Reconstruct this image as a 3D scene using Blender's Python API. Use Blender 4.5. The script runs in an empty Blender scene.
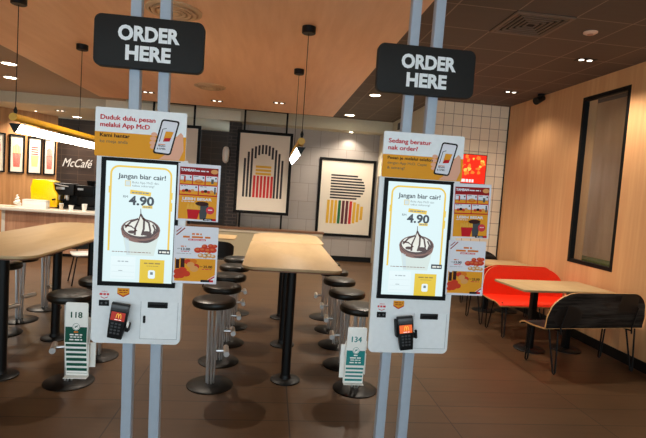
import bpy, bmesh, math, random
from mathutils import Vector, Matrix
random.seed(7)
PI = math.pi
scene = bpy.context.scene
C = scene.collection
dg = None

# ------------------------------------------------------------------ materials
def lin(c):
    out = []
    for v in c[:3]:
        v = v / 255.0
        out.append(v / 12.92 if v <= 0.04045 else ((v + 0.055) / 1.055) ** 2.4)
    return (out[0], out[1], out[2], 1.0)

_mats = {}
def base_mat(name):
    m = bpy.data.materials.new(name)
    m.use_nodes = True
    nt = m.node_tree
    b = nt.nodes['Principled BSDF']
    return m, nt, b

def P(name, rgb, rough=0.5, metal=0.0, coat=0.0, vary=0.06, scale=30.0, spec=0.5):
    """plain material with a little procedural tone variation"""
    key = ('P', name)
    if key in _mats: return _mats[key]
    m, nt, b = base_mat(name)
    b.inputs['Roughness'].default_value = rough
    b.inputs['Metallic'].default_value = metal
    b.inputs['Coat Weight'].default_value = coat
    if name.startswith('ink'): spec = 0.15
    b.inputs['Specular IOR Level'].default_value = spec
    if vary > 0:
        tc = nt.nodes.new('ShaderNodeTexCoord')
        nz = nt.nodes.new('ShaderNodeTexNoise'); nz.inputs['Scale'].default_value = scale
        nz.inputs['Detail'].default_value = 3
        mr = nt.nodes.new('ShaderNodeMapRange')
        mr.inputs['To Min'].default_value = 1 - vary; mr.inputs['To Max'].default_value = 1 + vary
        mx = nt.nodes.new('ShaderNodeMix'); mx.data_type = 'RGBA'; mx.blend_type = 'MULTIPLY'
        mx.inputs['Factor'].default_value = 1
        mx.inputs[6].default_value = lin(rgb)
        nt.links.new(tc.outputs['Object'], nz.inputs['Vector'])
        nt.links.new(nz.outputs['Fac'], mr.inputs['Value'])
        nt.links.new(mr.outputs['Result'], mx.inputs[7])
        nt.links.new(mx.outputs[2], b.inputs['Base Color'])
    else:
        b.inputs['Base Color'].default_value = lin(rgb)
    _mats[key] = m
    return m

def EM(name, rgb, strength=1.0):
    key = ('E', name)
    if key in _mats: return _mats[key]
    m, nt, b = base_mat(name)
    b.inputs['Base Color'].default_value = (0.01, 0.01, 0.01, 1)
    b.inputs['Roughness'].default_value = 0.25
    b.inputs['Emission Color'].default_value = lin(rgb)
    b.inputs['Emission Strength'].default_value = strength
    _mats[key] = m
    return m

def WOOD(name, c1, c2, rough=0.45, stretch=(14, 14, 0.7), coat=0.0, bands=None, spec=0.5):
    """grain stretched along one world axis; optional panel joints"""
    key = ('W', name)
    if key in _mats: return _mats[key]
    m, nt, b = base_mat(name)
    geo = nt.nodes.new('ShaderNodeNewGeometry')
    mp = nt.nodes.new('ShaderNodeMapping'); mp.inputs['Scale'].default_value = stretch
    n1 = nt.nodes.new('ShaderNodeTexNoise'); n1.inputs['Scale'].default_value = 2.2; n1.inputs['Detail'].default_value = 6
    n1.inputs['Roughness'].default_value = 0.65
    n2 = nt.nodes.new('ShaderNodeTexNoise'); n2.inputs['Scale'].default_value = 0.35; n2.inputs['Detail'].default_value = 2
    add = nt.nodes.new('ShaderNodeMath'); add.operation = 'ADD'
    rp = nt.nodes.new('ShaderNodeValToRGB')
    rp.color_ramp.elements[0].position = 0.72; rp.color_ramp.elements[0].color = lin(c1)
    rp.color_ramp.elements[1].position = 1.28 if False else 1.0; rp.color_ramp.elements[1].color = lin(c2)
    half = nt.nodes.new('ShaderNodeMath'); half.operation = 'MULTIPLY'; half.inputs[1].default_value = 0.85
    nt.links.new(geo.outputs['Position'], mp.inputs['Vector'])
    nt.links.new(mp.outputs['Vector'], n1.inputs['Vector'])
    nt.links.new(mp.outputs['Vector'], n2.inputs['Vector'])
    nt.links.new(n1.outputs['Fac'], add.inputs[0]); nt.links.new(n2.outputs['Fac'], add.inputs[1])
    nt.links.new(add.outputs[0], half.inputs[0])
    nt.links.new(half.outputs[0], rp.inputs['Fac'])
    nt.links.new(rp.outputs['Color'], b.inputs['Base Color'])
    b.inputs['Roughness'].default_value = rough
    b.inputs['Coat Weight'].default_value = coat
    b.inputs['Specular IOR Level'].default_value = spec
    _mats[key] = m
    return m

def TILE(name, c1, c2, cm, w, h, axes, off=(0, 0), mortar=0.006, rough=0.4, offset=0.0, bump=0.15, bias=0.0, noise=0.12, spec=0.5):
    key = ('T', name)
    if key in _mats: return _mats[key]
    m, nt, b = base_mat(name)
    geo = nt.nodes.new('ShaderNodeNewGeometry')
    sp = nt.nodes.new('ShaderNodeSeparateXYZ'); cb = nt.nodes.new('ShaderNodeCombineXYZ')
    nt.links.new(geo.outputs['Position'], sp.inputs[0])
    for i, ax in enumerate(axes):
        a = nt.nodes.new('ShaderNodeMath'); a.operation = 'SUBTRACT'; a.inputs[1].default_value = off[i]
        nt.links.new(sp.outputs['XYZ'.index(ax)], a.inputs[0]); nt.links.new(a.outputs[0], cb.inputs[i])
    br = nt.nodes.new('ShaderNodeTexBrick')
    br.offset = offset; br.squash = 1.0
    br.inputs['Color1'].default_value = lin(c1); br.inputs['Color2'].default_value = lin(c2); br.inputs['Mortar'].default_value = lin(cm)
    br.inputs['Scale'].default_value = 1.0; br.inputs['Mortar Size'].default_value = mortar
    br.inputs['Mortar Smooth'].default_value = 0.1; br.inputs['Bias'].default_value = bias
    br.inputs['Brick Width'].default_value = w; br.inputs['Row Height'].default_value = h
    nt.links.new(cb.outputs[0], br.inputs['Vector'])
    nz = nt.nodes.new('ShaderNodeTexNoise'); nz.inputs['Scale'].default_value = 5; nz.inputs['Detail'].default_value = 5
    mpp = nt.nodes.new('ShaderNodeMapping'); mpp.inputs['Scale'].default_value = (0.6, 4, 1)
    nt.links.new(cb.outputs[0], mpp.inputs[0]); nt.links.new(mpp.outputs[0], nz.inputs['Vector'])
    mr = nt.nodes.new('ShaderNodeMapRange'); mr.inputs['To Min'].default_value = 1 - noise; mr.inputs['To Max'].default_value = 1 + noise
    nt.links.new(nz.outputs['Fac'], mr.inputs['Value'])
    mx = nt.nodes.new('ShaderNodeMix'); mx.data_type = 'RGBA'; mx.blend_type = 'MULTIPLY'; mx.inputs['Factor'].default_value = 1
    nt.links.new(br.outputs['Color'], mx.inputs[6]); nt.links.new(mr.outputs[0], mx.inputs[7])
    nt.links.new(mx.outputs[2], b.inputs['Base Color'])
    b.inputs['Roughness'].default_value = rough
    b.inputs['Specular IOR Level'].default_value = spec
    if bump:
        bp = nt.nodes.new('ShaderNodeBump'); bp.inputs['Strength'].default_value = bump; bp.inputs['Distance'].default_value = 0.004
        inv = nt.nodes.new('ShaderNodeMath'); inv.operation = 'SUBTRACT'; inv.inputs[0].default_value = 1
        nt.links.new(br.outputs['Fac'], inv.inputs[1]); nt.links.new(inv.outputs[0], bp.inputs['Height'])
        nt.links.new(bp.outputs[0], b.inputs['Normal'])
    _mats[key] = m
    return m

def GLASS(name, rgb, rough=0.02, alpha=0.25):
    key = ('G', name)
    if key in _mats: return _mats[key]
    m, nt, b = base_mat(name)
    b.inputs['Base Color'].default_value = lin(rgb)
    b.inputs['Roughness'].default_value = rough
    b.inputs['Alpha'].default_value = alpha
    b.inputs['IOR'].default_value = 1.5
    _mats[key] = m
    return m

# ------------------------------------------------------------------ mesh builder
class MB:
    def __init__(s):
        s.v = []; s.f = []; s.m = []; s.mats = []; s.sm = []
    def mi(s, mat):
        if mat not in s.mats: s.mats.append(mat)
        return s.mats.index(mat)
    def add(s, vs, fs, mat, smooth=False):
        o = len(s.v); i = s.mi(mat)
        s.v += [tuple(p) for p in vs]
        for f in fs:
            s.f.append([o + k for k in f]); s.m.append(i); s.sm.append(smooth)
    def bm(s, bm, mat, smooth=False, mx=None):
        if mx is not None: bm.transform(mx)
        bm.verts.index_update()
        s.add([v.co[:] for v in bm.verts], [[v.index for v in f.verts] for f in bm.faces], mat, smooth)
        bm.free()
    def box(s, a, b, mat, bevel=0.0, seg=2, mx=None):
        bm = bmesh.new()
        bmesh.ops.create_cube(bm, size=1)
        for v in bm.verts:
            v.co = Vector(((a[0]+b[0])/2 + v.co.x*(b[0]-a[0]), (a[1]+b[1])/2 + v.co.y*(b[1]-a[1]), (a[2]+b[2])/2 + v.co.z*(b[2]-a[2])))
        if bevel > 0:
            bmesh.ops.bevel(bm, geom=bm.edges[:], offset=bevel, segments=seg, affect='EDGES', profile=0.5)
        s.bm(bm, mat, bevel > 0, mx)
    def tube(s, pts, r, mat, n=10, cap=True):
        pts = [Vector(p) for p in pts]
        rs = r if isinstance(r, (list, tuple)) else [r]*len(pts)
        vs = []; fs = []
        up = None
        for i, p in enumerate(pts):
            if i == 0: d = pts[1]-p
            elif i == len(pts)-1: d = p-pts[i-1]
            else: d = (pts[i+1]-p).normalized() + (p-pts[i-1]).normalized()
            d.normalize()
            if up is None:
                up = Vector((0, 0, 1)) if abs(d.z) < 0.9 else Vector((1, 0, 0))
            a = d.cross(up)
            if a.length < 1e-6: a = d.cross(Vector((0, 1, 0)))
            a.normalize(); b = d.cross(a).normalized(); up = -b if False else up
            for k in range(n):
                t = 2*PI*k/n
                vs.append(p + a*math.cos(t)*rs[i] + b*math.sin(t)*rs[i])
        for i in range(len(pts)-1):
            for k in range(n):
                k2 = (k+1) % n
                fs.append([i*n+k, i*n+k2, (i+1)*n+k2, (i+1)*n+k])
        if cap:
            fs.append(list(range(n))[::-1]); fs.append([(len(pts)-1)*n+k for k in range(n)])
        s.add(vs, fs, mat, True)
    def lathe(s, prof, mat, n=32, c=(0, 0, 0)):
        """prof: list of (r, z)"""
        vs = []; fs = []
        for r, z in prof:
            for k in range(n):
                t = 2*PI*k/n
                vs.append((c[0]+r*math.cos(t), c[1]+r*math.sin(t), c[2]+z))
        for i in range(len(prof)-1):
            for k in range(n):
                k2 = (k+1) % n
                fs.append([i*n+k, i*n+k2, (i+1)*n+k2, (i+1)*n+k])
        fs.append(list(range(n))[::-1]); fs.append([(len(prof)-1)*n+k for k in range(n)])
        s.add(vs, fs, mat, True)
    def prism(s, poly, a0, a1, mat, axis='z', bevel=0.0, smooth=False):
        """poly of 2D points extruded from a0 to a1 along axis"""
        bm = bmesh.new()
        def pt(p, a):
            if axis == 'z': return (p[0], p[1], a)
            if axis == 'y': return (p[0], a, p[1])
            return (a, p[0], p[1])
        lo = [bm.verts.new(pt(p, a0)) for p in poly]
        hi = [bm.verts.new(pt(p, a1)) for p in poly]
        bm.faces.new(lo); bm.faces.new(hi)
        n = len(poly)
        for i in range(n):
            bm.faces.new((lo[i], lo[(i+1) % n], hi[(i+1) % n], hi[i]))
        bmesh.ops.recalc_face_normals(bm, faces=bm.faces[:])
        if bevel > 0:
            es = [e for e in bm.edges if abs(sum((v.co['xyz'.index(axis)] for v in e.verts))/2 - a0) < 1e-6 or abs(sum((v.co['xyz'.index(axis)] for v in e.verts))/2 - a1) < 1e-6]
            bmesh.ops.bevel(bm, geom=es, offset=bevel, segments=2, affect='EDGES', profile=0.5)
        s.bm(bm, mat, smooth)
    def sphere(s, c, r, mat, sc=(1, 1, 1), seg=16):
        bm = bmesh.new(); bmesh.ops.create_uvsphere(bm, u_segments=seg, v_segments=seg//2+2, radius=r)
        for v in bm.verts: v.co = Vector((c[0]+v.co.x*sc[0], c[1]+v.co.y*sc[1], c[2]+v.co.z*sc[2]))
        s.bm(bm, mat, True)
    def build(s, name, parent=None, sharp=35):
        me = bpy.data.meshes.new(name)
        me.from_pydata(s.v, [], s.f)
        for m in s.mats: me.materials.append(m)
        me.polygons.foreach_set('material_index', s.m)
        me.polygons.foreach_set('use_smooth', s.sm)
        me.update()
        bm = bmesh.new(); bm.from_mesh(me); bmesh.ops.recalc_face_normals(bm, faces=bm.faces[:]); bm.to_mesh(me); bm.free()
        try: me.set_sharp_from_angle(angle=math.radians(sharp))
        except Exception: pass
        o = bpy.data.objects.new(name, me); C.objects.link(o)
        if parent is not None: o.parent = parent
        return o

def rrect(x0, y0, x1, y1, r, n=6):
    """rounded rectangle outline; r one radius or (bl, br, tr, tl)"""
    if not isinstance(r, (list, tuple)): r = (r,)*4
    pts = []
    for (cx, cy, a0, rr) in ((x0+r[0], y0+r[0], PI, r[0]), (x1-r[1], y0+r[1], 1.5*PI, r[1]), (x1-r[2], y1-r[2], 0, r[2]), (x0+r[3], y1-r[3], 0.5*PI, r[3])):
        for k in range(n+1):
            t = a0 + 0.5*PI*k/n
            pts.append((cx+rr*math.cos(t), cy+rr*math.sin(t)))
    return pts

def circle(cx, cy, rx, ry=None, n=24, a0=0, a1=2*PI):
    ry = rx if ry is None else ry
    full = abs(a1-a0-2*PI) < 1e-6
    return [(cx+rx*math.cos(a0+(a1-a0)*k/(n if full else n-1)), cy+ry*math.sin(a0+(a1-a0)*k/(n if full else n-1))) for k in range(n)]

def stroke(pts, w):
    """polyline in the plane widened to a closed outline strip"""
    L = []; R = []
    for i, p in enumerate(pts):
        p = Vector(p)
        if i == 0: d = Vector(pts[1])-p
        elif i == len(pts)-1: d = p-Vector(pts[i-1])
        else: d = Vector(pts[i+1])-Vector(pts[i-1])
        d.normalize(); nn = Vector((-d.y, d.x))
        ww = w[i] if isinstance(w, (list, tuple)) else w
        L.append(tuple(p+nn*ww/2)); R.append(tuple(p-nn*ww/2))
    return L, R

_txt = {}
def text_mesh(body, bold=0.0, shear=0.0):
    key = (body, bold, shear)
    if key in _txt: return _txt[key]
    cu = bpy.data.curves.new('tmp', 'FONT'); cu.body = body; cu.size = 1; cu.offset = bold; cu.shear = shear
    cu.resolution_u = 3
    o = bpy.data.objects.new('tmp', cu); C.objects.link(o)
    d = bpy.context.evaluated_depsgraph_get(); d.update()
    me = bpy.data.meshes.new_from_object(o.evaluated_get(d))
    vs = [tuple(v.co) for v in me.vertices]; fs = [list(p.vertices) for p in me.polygons]
    bpy.data.objects.remove(o); bpy.data.curves.remove(cu); bpy.data.meshes.remove(me)
    _txt[key] = (vs, fs)
    return vs, fs

class Print(MB):
    """flat printed shapes on a vertical sheet: u -> x, v -> z, layers stacked towards -y"""
    def __init__(s, y=0.0, step=0.0004):
        super().__init__(); s.y = y; s.step = step; s.n = 0
    def up(s): s.n += 1; return s
    def poly(s, pts, mat, k=None):
        k = s.n if k is None else k
        s.add([(p[0], s.y-s.step*(k+1), p[1]) for p in pts], [list(range(len(pts)))], mat)
    def rect(s, u0, v0, u1, v1, mat, k=None): s.poly([(u0, v0), (u1, v0), (u1, v1), (u0, v1)], mat, k)
    def strip(s, pts, w, mat, k=None):
        k = s.n if k is None else k
        L, R = stroke(pts, w); n = len(L); y = s.y-s.step*(k+1)
        s.add([(p[0], y, p[1]) for p in L+R], [[i, i+1, n+i+1, n+i] for i in range(n-1)], mat)
    def text(s, body, u0, v0, w, h, mat, k=None, bold=0.012, shear=0.0, line=None):
        """fits the string to width w and cap height h, baseline v0"""
        k = s.n if k is None else k
        heavy = bold > 0.03
        vs, fs = text_mesh(body, bold if heavy else 0.0, shear)
        xs = [v[0] for v in vs]; x0, x1 = min(xs), max(xs)
        sy = h/0.70; sx = w/(x1-x0)
        strikes = [(0, 0)] if heavy or bold <= 0 else [(-bold*3*h, 0), (0, bold*2*h), (bold*3*h, 0), (0, -bold*2*h)]
        for q, (du, dv) in enumerate(strikes):
            s.add([(u0+du+(v[0]-x0)*sx, s.y-s.step*(k+1)-q*0.00002, v0+dv+v[1]*sy) for v in vs], fs, mat)
    def greek(s, u0, u1, v, h, mat, k=None, word=0.03):
        """an unreadable line of small print: short word-long dashes"""
        k = s.n if k is None else k
        u = u0
        while u < u1:
            w = word*random.uniform(0.5, 1.3)
            s.rect(u, v, min(u+w, u1), v+h, mat, k); u += w + word*0.22

def props(o, label=None, cat=None, group=None, kind=None):
    if label: o['label'] = label
    if cat: o['category'] = cat
    if group: o['group'] = group
    if kind: o['kind'] = kind
    return o
def thing(name, label, cat, loc=(0, 0, 0), rz=0, group=None, ry=0):
    o = bpy.data.objects.new(name, None); C.objects.link(o)
    o.empty_display_size = 0.1
    o.location = loc; o.rotation_euler = (0, ry, rz)
    return props(o, label, cat, group)
def kids(o): return [c for c in bpy.data.objects if c.parent == o]
def dup(o, loc=None, rz=None, label=None, group=None, parent=None):
    c = o.copy(); C.objects.link(c)
    if parent is not None: c.parent = parent
    if loc is not None: c.location = loc
    if rz is not None: c.rotation_euler = (0, 0, rz)
    if label: c['label'] = label
    if group: c['group'] = group
    for ch in kids(o): dup(ch, parent=c)
    return c
def struct(name, mb, cat=None):
    o = mb.build(name); o['kind'] = 'structure'; return o

# ------------------------------------------------------------------ palette
M = dict(
    white=P('white_laminate', (240, 243, 245), 0.4),
    side=P('kiosk_side', (205, 190, 165), 0.5),
    pole=P('powder_coated_grey_steel', (172, 184, 198), 0.45, 0.0),
    black=P('black_plastic', (11, 11, 12), 0.45, spec=0.25),
    gloss=P('black_glass', (7, 7, 8), 0.45, spec=0.12),
    sign=P('charcoal_sign_face', (37, 36, 35), 0.6, spec=0.2),
    blackm=P('black_metal', (11, 10, 10), 0.45, 0.0, spec=0.25),
    frame=P('black_frame', (9, 9, 9), 0.55, spec=0.2),
    chrome=P('brushed_chrome', (205, 203, 202), 0.28, 0.85),
    leather=P('black_brown_vinyl', (24, 21, 15), 0.36, vary=0.15, scale=12, spec=0.35),
    ink=P('ink_black', (24, 24, 26), 0.6, vary=0),
    inkgrey=P('ink_grey', (90, 90, 92), 0.6, vary=0),
    red=P('ink_red', (200, 22, 34), 0.5, vary=0),
    dred=P('ink_dark_red', (150, 20, 24), 0.5, vary=0),
    orange=P('ink_orange', (236, 160, 40), 0.5, vary=0),
    dorange=P('ink_deep_orange', (222, 120, 30), 0.5, vary=0),
    yellow=P('ink_yellow', (250, 200, 50), 0.5, vary=0),
    skin=P('ink_skin', (238, 178, 150), 0.5, vary=0),
    paper=P('ink_paper', (232, 232, 240), 0.45, vary=0),
    cream=P('picture_paper', (232, 222, 205), 0.6, vary=0.02),
    fried=P('ink_fried', (210, 62, 36), 0.5, vary=0),
    fried2=P('ink_fried_light', (224, 160, 96), 0.5, vary=0),
    cola=P('ink_cola', (60, 24, 16), 0.5, vary=0),
    pink=P('ink_pink_red', (214, 60, 70), 0.5, vary=0),
    green=P('ink_dark_green', (22, 88, 66), 0.5, vary=0),
    teal=P('ink_teal', (36, 130, 128), 0.5, vary=0),
    ivory=P('white_plastic', (240, 238, 232), 0.4),
    ygold=P('gold_yellow_paint', (214, 160, 20), 0.4),
    yelmach=P('yellow_enamel', (255, 206, 0), 0.3),
    redseat=P('red_laminate', (240, 44, 12), 0.4),
    plyedge=P('plywood_edge', (200, 150, 95), 0.5),
    lightpaint=P('warm_white_paint', (225, 214, 190), 0.7),
    pale=P('pale_paint', (214, 206, 182), 0.75),
    beige=P('beige_paint', (190, 178, 148), 0.7),
    stone=P('white_stone_top', (222, 214, 200), 0.3),
    lampglow=EM('lamp_diffuser', (255, 246, 228), 13.0),
    downglow=EM('downlight_glow', (255, 240, 215), 14.0),
    downdim=EM('small_downlight_glow', (255, 244, 225), 3.0),
)
# screen inks give off light
S = dict(
    bg=EM('screen_white', (222, 244, 246), 0.722),
    yel=EM('screen_yellow', (246, 206, 60), 0.646),
    yel2=EM('screen_card_yellow', (240, 205, 30), 0.646),
    ink=EM('screen_ink', (30, 34, 50), 0.608),
    grey=EM('screen_grey', (120, 132, 138), 0.608),
    lite=EM('screen_light_grey', (168, 182, 188), 0.68), ochre=EM('screen_ochre', (150, 126, 40), 0.65),
    pale=EM('screen_pale', (206, 224, 228), 0.722),
    cup=EM('screen_cup', (214, 228, 222), 0.722),
    choc=EM('screen_choc', (74, 36, 28), 0.608),
    choc2=EM('screen_choc_light', (140, 96, 82), 0.608),
    cream=EM('screen_cream', (236, 236, 226), 0.722),
    white=EM('screen_card', (232, 248, 250), 0.722),
    orange=EM('screen_orange', (250, 110, 40), 0.684),
    red=EM('screen_red', (238, 34, 14), 0.988),
    ored=EM('screen_orange_red', (255, 120, 40), 0.988),
    yy=EM('screen_warm_yellow', (255, 190, 80), 0.988),
    wr=EM('screen_blush', (255, 225, 220), 0.912),
)
W = dict(
    ceil=WOOD('copper_wood_ceiling', (240, 182, 136), (250, 196, 152), 0.45, (5, 0.5, 5)),
    wall=WOOD('oak_wall', (206, 153, 104), (218, 168, 118), 0.5, (9, 9, 0.45)),
    cafe=WOOD('cafe_oak_wall', (176, 122, 72), (202, 148, 94), 0.5, (7, 7, 0.45)),
    counter=WOOD('counter_front_wood', (170, 122, 92), (204, 156, 122), 0.5, (9, 9, 0.5)),
    table=WOOD('tan_tabletop', (176, 148, 106), (190, 162, 118), 0.45, (3, 0.6, 3)),
    shell=WOOD('black_stained_veneer', (20, 19, 19), (66, 62, 58), 0.5, (0.7, 8, 22), spec=0.15),
)

# ------------------------------------------------------------------ room
ROOM_Y0 = -2.5
mb = MB(); mb.box((-7.2, ROOM_Y0, -0.1), (5.0, 13.4, 0.0), TILE('brown_floor_tile', (88, 65, 44), (78, 57, 39), (40, 29, 21), 1.2, 0.277, 'XY', (0.22, 0.503), 0.0045, 0.36, 0.0, 0.1, noise=0.22, spec=0.3))
struct('floor', mb)
mb = MB(); mb.box((-7.2, ROOM_Y0, 3.28), (5.0, 10.62, 3.38), TILE('brown_ceiling_tile', (96, 82, 72), (90, 77, 67), (146, 126, 110), 0.53, 0.53, 'XY', (0.39+1.06, 0.23), 0.006, 0.7, 0.0, 0.1, noise=0.08))
struct('ceiling', mb)
mb = MB(); mb.box((-7.2, ROOM_Y0, 3.24), (-3.2, 10.62, 3.28), P('greige_ceiling', (176, 150, 128), 0.7, scale=2)); struct('ceiling_left', mb)
mb = MB(); mb.box((-3.3, ROOM_Y0, 3.1), (1.1, 9.4, 3.2), W['ceil'])
o = struct('ceiling_wood_panel', mb)
# soffit and the lower ceiling behind it
mb = MB(); mb.box((-7.2, 10.62, 3.02), (2.72, 10.7, 3.38), M['pale']); struct('trim_soffit', mb)
mb = MB(); mb.box((-3.6, 10.6, 3.02), (-0.78, 10.62, 3.235), P('cream_lamplit_soffit_panel', (250, 244, 222), 0.7)); struct('trim_soffit_panel', mb)  # separate paler panel; its cream also holds the lamp brightness there
mb = MB(); mb.box((-7.2, 10.7, 3.02), (2.72, 13.4, 3.12), M['pale']); struct('ceiling_cafe', mb)
# back tiled wall
tile_back = TILE('grey_wall_tile', (176, 167, 160), (168, 160, 153), (146, 138, 130), 0.42, 0.42, 'XZ', (0, 0.1), 0.006, 0.4, 0.5, 0.15, noise=0.06)
mb = MB(); mb.box((-0.80, 11.08, 0), (2.62, 11.2, 3.02), tile_back); struct('wall_back', mb)
mb = MB(); mb.box((-0.75, 11.055, 0), (2.5, 11.08, 0.12), M['black']); struct('baseboard_back', mb)
# white tile wall on the right and its return
tile_white = TILE('cream_square_tile', (246, 232, 206), (240, 226, 198), (140, 114, 92), 0.163, 0.2, 'XZ', (0.02, 0.08), 0.004, 0.35, 0.0, 0.2, noise=0.05)
mb = MB(); mb.box((2.62, 7.8, 0), (4.05, 7.95, 3.28), tile_white); struct('wall_tile', mb)
mb = MB(); mb.box((2.62, 7.95, 0), (2.78, 11.2, 3.28), M['pale']); struct('wall_return', mb)
mb = MB(); mb.box((2.44, 10.7, 0), (2.62, 11.055, 3.02), M['lightpaint'], 0.006); struct('trim_pillar', mb)
# right wall with a window recess (y 5.0..5.79, z .94..3.06)
WX = 3.93
wy0, wy1, wz0, wz1 = 5.01, 5.84, 0.94, 3.07
mb = MB()
mb.box((WX, ROOM_Y0, 0), (WX+0.2, wy0, 3.28), W['wall']); mb.box((WX, wy1, 0), (WX+0.2, 7.8, 3.28), W['wall'])
mb.box((WX, wy0, 0), (WX+0.2, wy1, wz0), W['wall']); mb.box((WX, wy0, wz1), (WX+0.2, wy1, 3.28), W['wall'])
struct('wall_right', mb)
mb = MB(); mb.box((WX-0.015, ROOM_Y0, 0), (WX, 7.78, 0.11), M['black']); struct('baseboard_right', mb)
mb = MB(); mb.box((WX-0.012, 7.775, 0), (WX, 7.8, 3.28), M['black']); struct('trim_corner', mb)
mb = MB()
f = 0.045
mb.box((WX-0.004, wy1-f, wz0), (WX+0.06, wy1, wz1), M['frame']); mb.box((WX-0.004, wy0, wz0), (WX+0.06, wy0+f, wz1), M['frame'])
mb.box((WX-0.004, wy0+f, wz0), (WX+0.06, wy1-f, wz0+f), M['frame']); mb.box((WX-0.004, wy0+f, wz1-f), (WX+0.06, wy1-f, wz1), M['frame'])
win = struct('window_1', mb)
mb = MB(); mb.box((WX+0.055, wy0+f, wz0+f), (WX+0.062, wy1-f, wz1-f), GLASS('smoked_glass', (96, 78, 56), 0.03, 0.18)); mb.build('pane', win)
mb = MB(); mb.box((WX+1.0, 3.6, 0.0), (WX+1.05, 9.2, 3.28), WOOD('panel_beyond_window', (206, 168, 124), (226, 188, 142), 0.5, (7, 3, 0.4)))
mb.box((WX+0.2, 4.2, 0.95), (WX+0.5, 7.2, 0.985), P('green_turf', (74, 92, 40), 0.8, vary=0.2, scale=60)); struct('wall_beyond_window', mb)
# cafe side: oblique oak wall, dark tiled wall, the far-left wall
dark_tile = TILE('dark_brown_tile', (58, 44, 36), (50, 38, 32), (82, 64, 52), 0.42, 0.16, 'XZ', (0, 0.02), 0.006, 0.4, 0.0, 0.15, noise=0.1)
mb = MB(); mb.box((-6.6, 13.0, 0), (-0.92, 13.1, 3.02), dark_tile); struct('wall_cafe', mb)
A = Vector((-6.55, 10.9)); B = Vector((-5.55, 13.05)); d = (B-A).normalized(); nrm = Vector((d.y, -d.x))
# oak wall through the picture line
A = Vector((-6.55, 11.1)); B = Vector((-5.45, 12.55)); d = (B-A).normalized(); nrm = Vector((d.y, -d.x))
mb = MB(); E_ = A+d*1.9; q = [A, E_, E_-nrm*0.1, A-nrm*0.1]
mb.prism([tuple(p) for p in q], 0, 3.02, W['cafe']); struct('wall_left', mb)
mb = MB(); mb.box((-7.2, ROOM_Y0, 0), (-7.05, 11.4, 3.28), W['cafe']); struct('wall_side', mb)
mb = MB(); mb.box((-7.05, 11.3, 0), (-6.5, 11.4, 3.02), W['cafe']); struct('wall_side_return', mb)
mb = MB(); mb.box((-1.02, 10.75, 0), (-0.76, 11.08, 3.02), TILE('dark_brick', (50, 42, 40), (42, 36, 34), (84, 72, 66), 0.24, 0.075, 'XZ', (0, 0), 0.008, 0.6, 0.5, 0.3)); struct('wall_brick_column', mb)
# low wall behind the long table
mb = MB()
mb.box((-2.9, 10.3, 0), (1.16, 10.45, 0.68), M['beige']); struct('wall_low', mb)
mb = MB(); mb.box((-2.92, 10.27, 0.68), (1.19, 10.48, 0.725), P('brown_cap', (120, 84, 58), 0.45)); struct('trim_low_wall_cap', mb)
mb = MB(); mb.box((-2.9, 10.275, 0), (1.16, 10.3, 0.07), M['lightpaint']); struct('baseboard_low_wall', mb)
mb = MB(); mb.box((-2.9, 10.285, 0.63), (1.165, 10.3, 0.68), M['lightpaint']); struct('trim_low_wall_band', mb)

# ------------------------------------------------------------------ kiosks
def arches(pr, cu, cv, s, mat, k):
    for sgn in (-1, 1):
        c = cu + sgn*0.25*s
        pts = [(c+0.25*s*math.cos(t)*(1 if True else 1), cv-0.5*s+1.0*s*math.sin(t)) for t in [PI*i/12 for i in range(13)]]
        pr.strip(pts, 0.11*s, mat, k)

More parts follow.
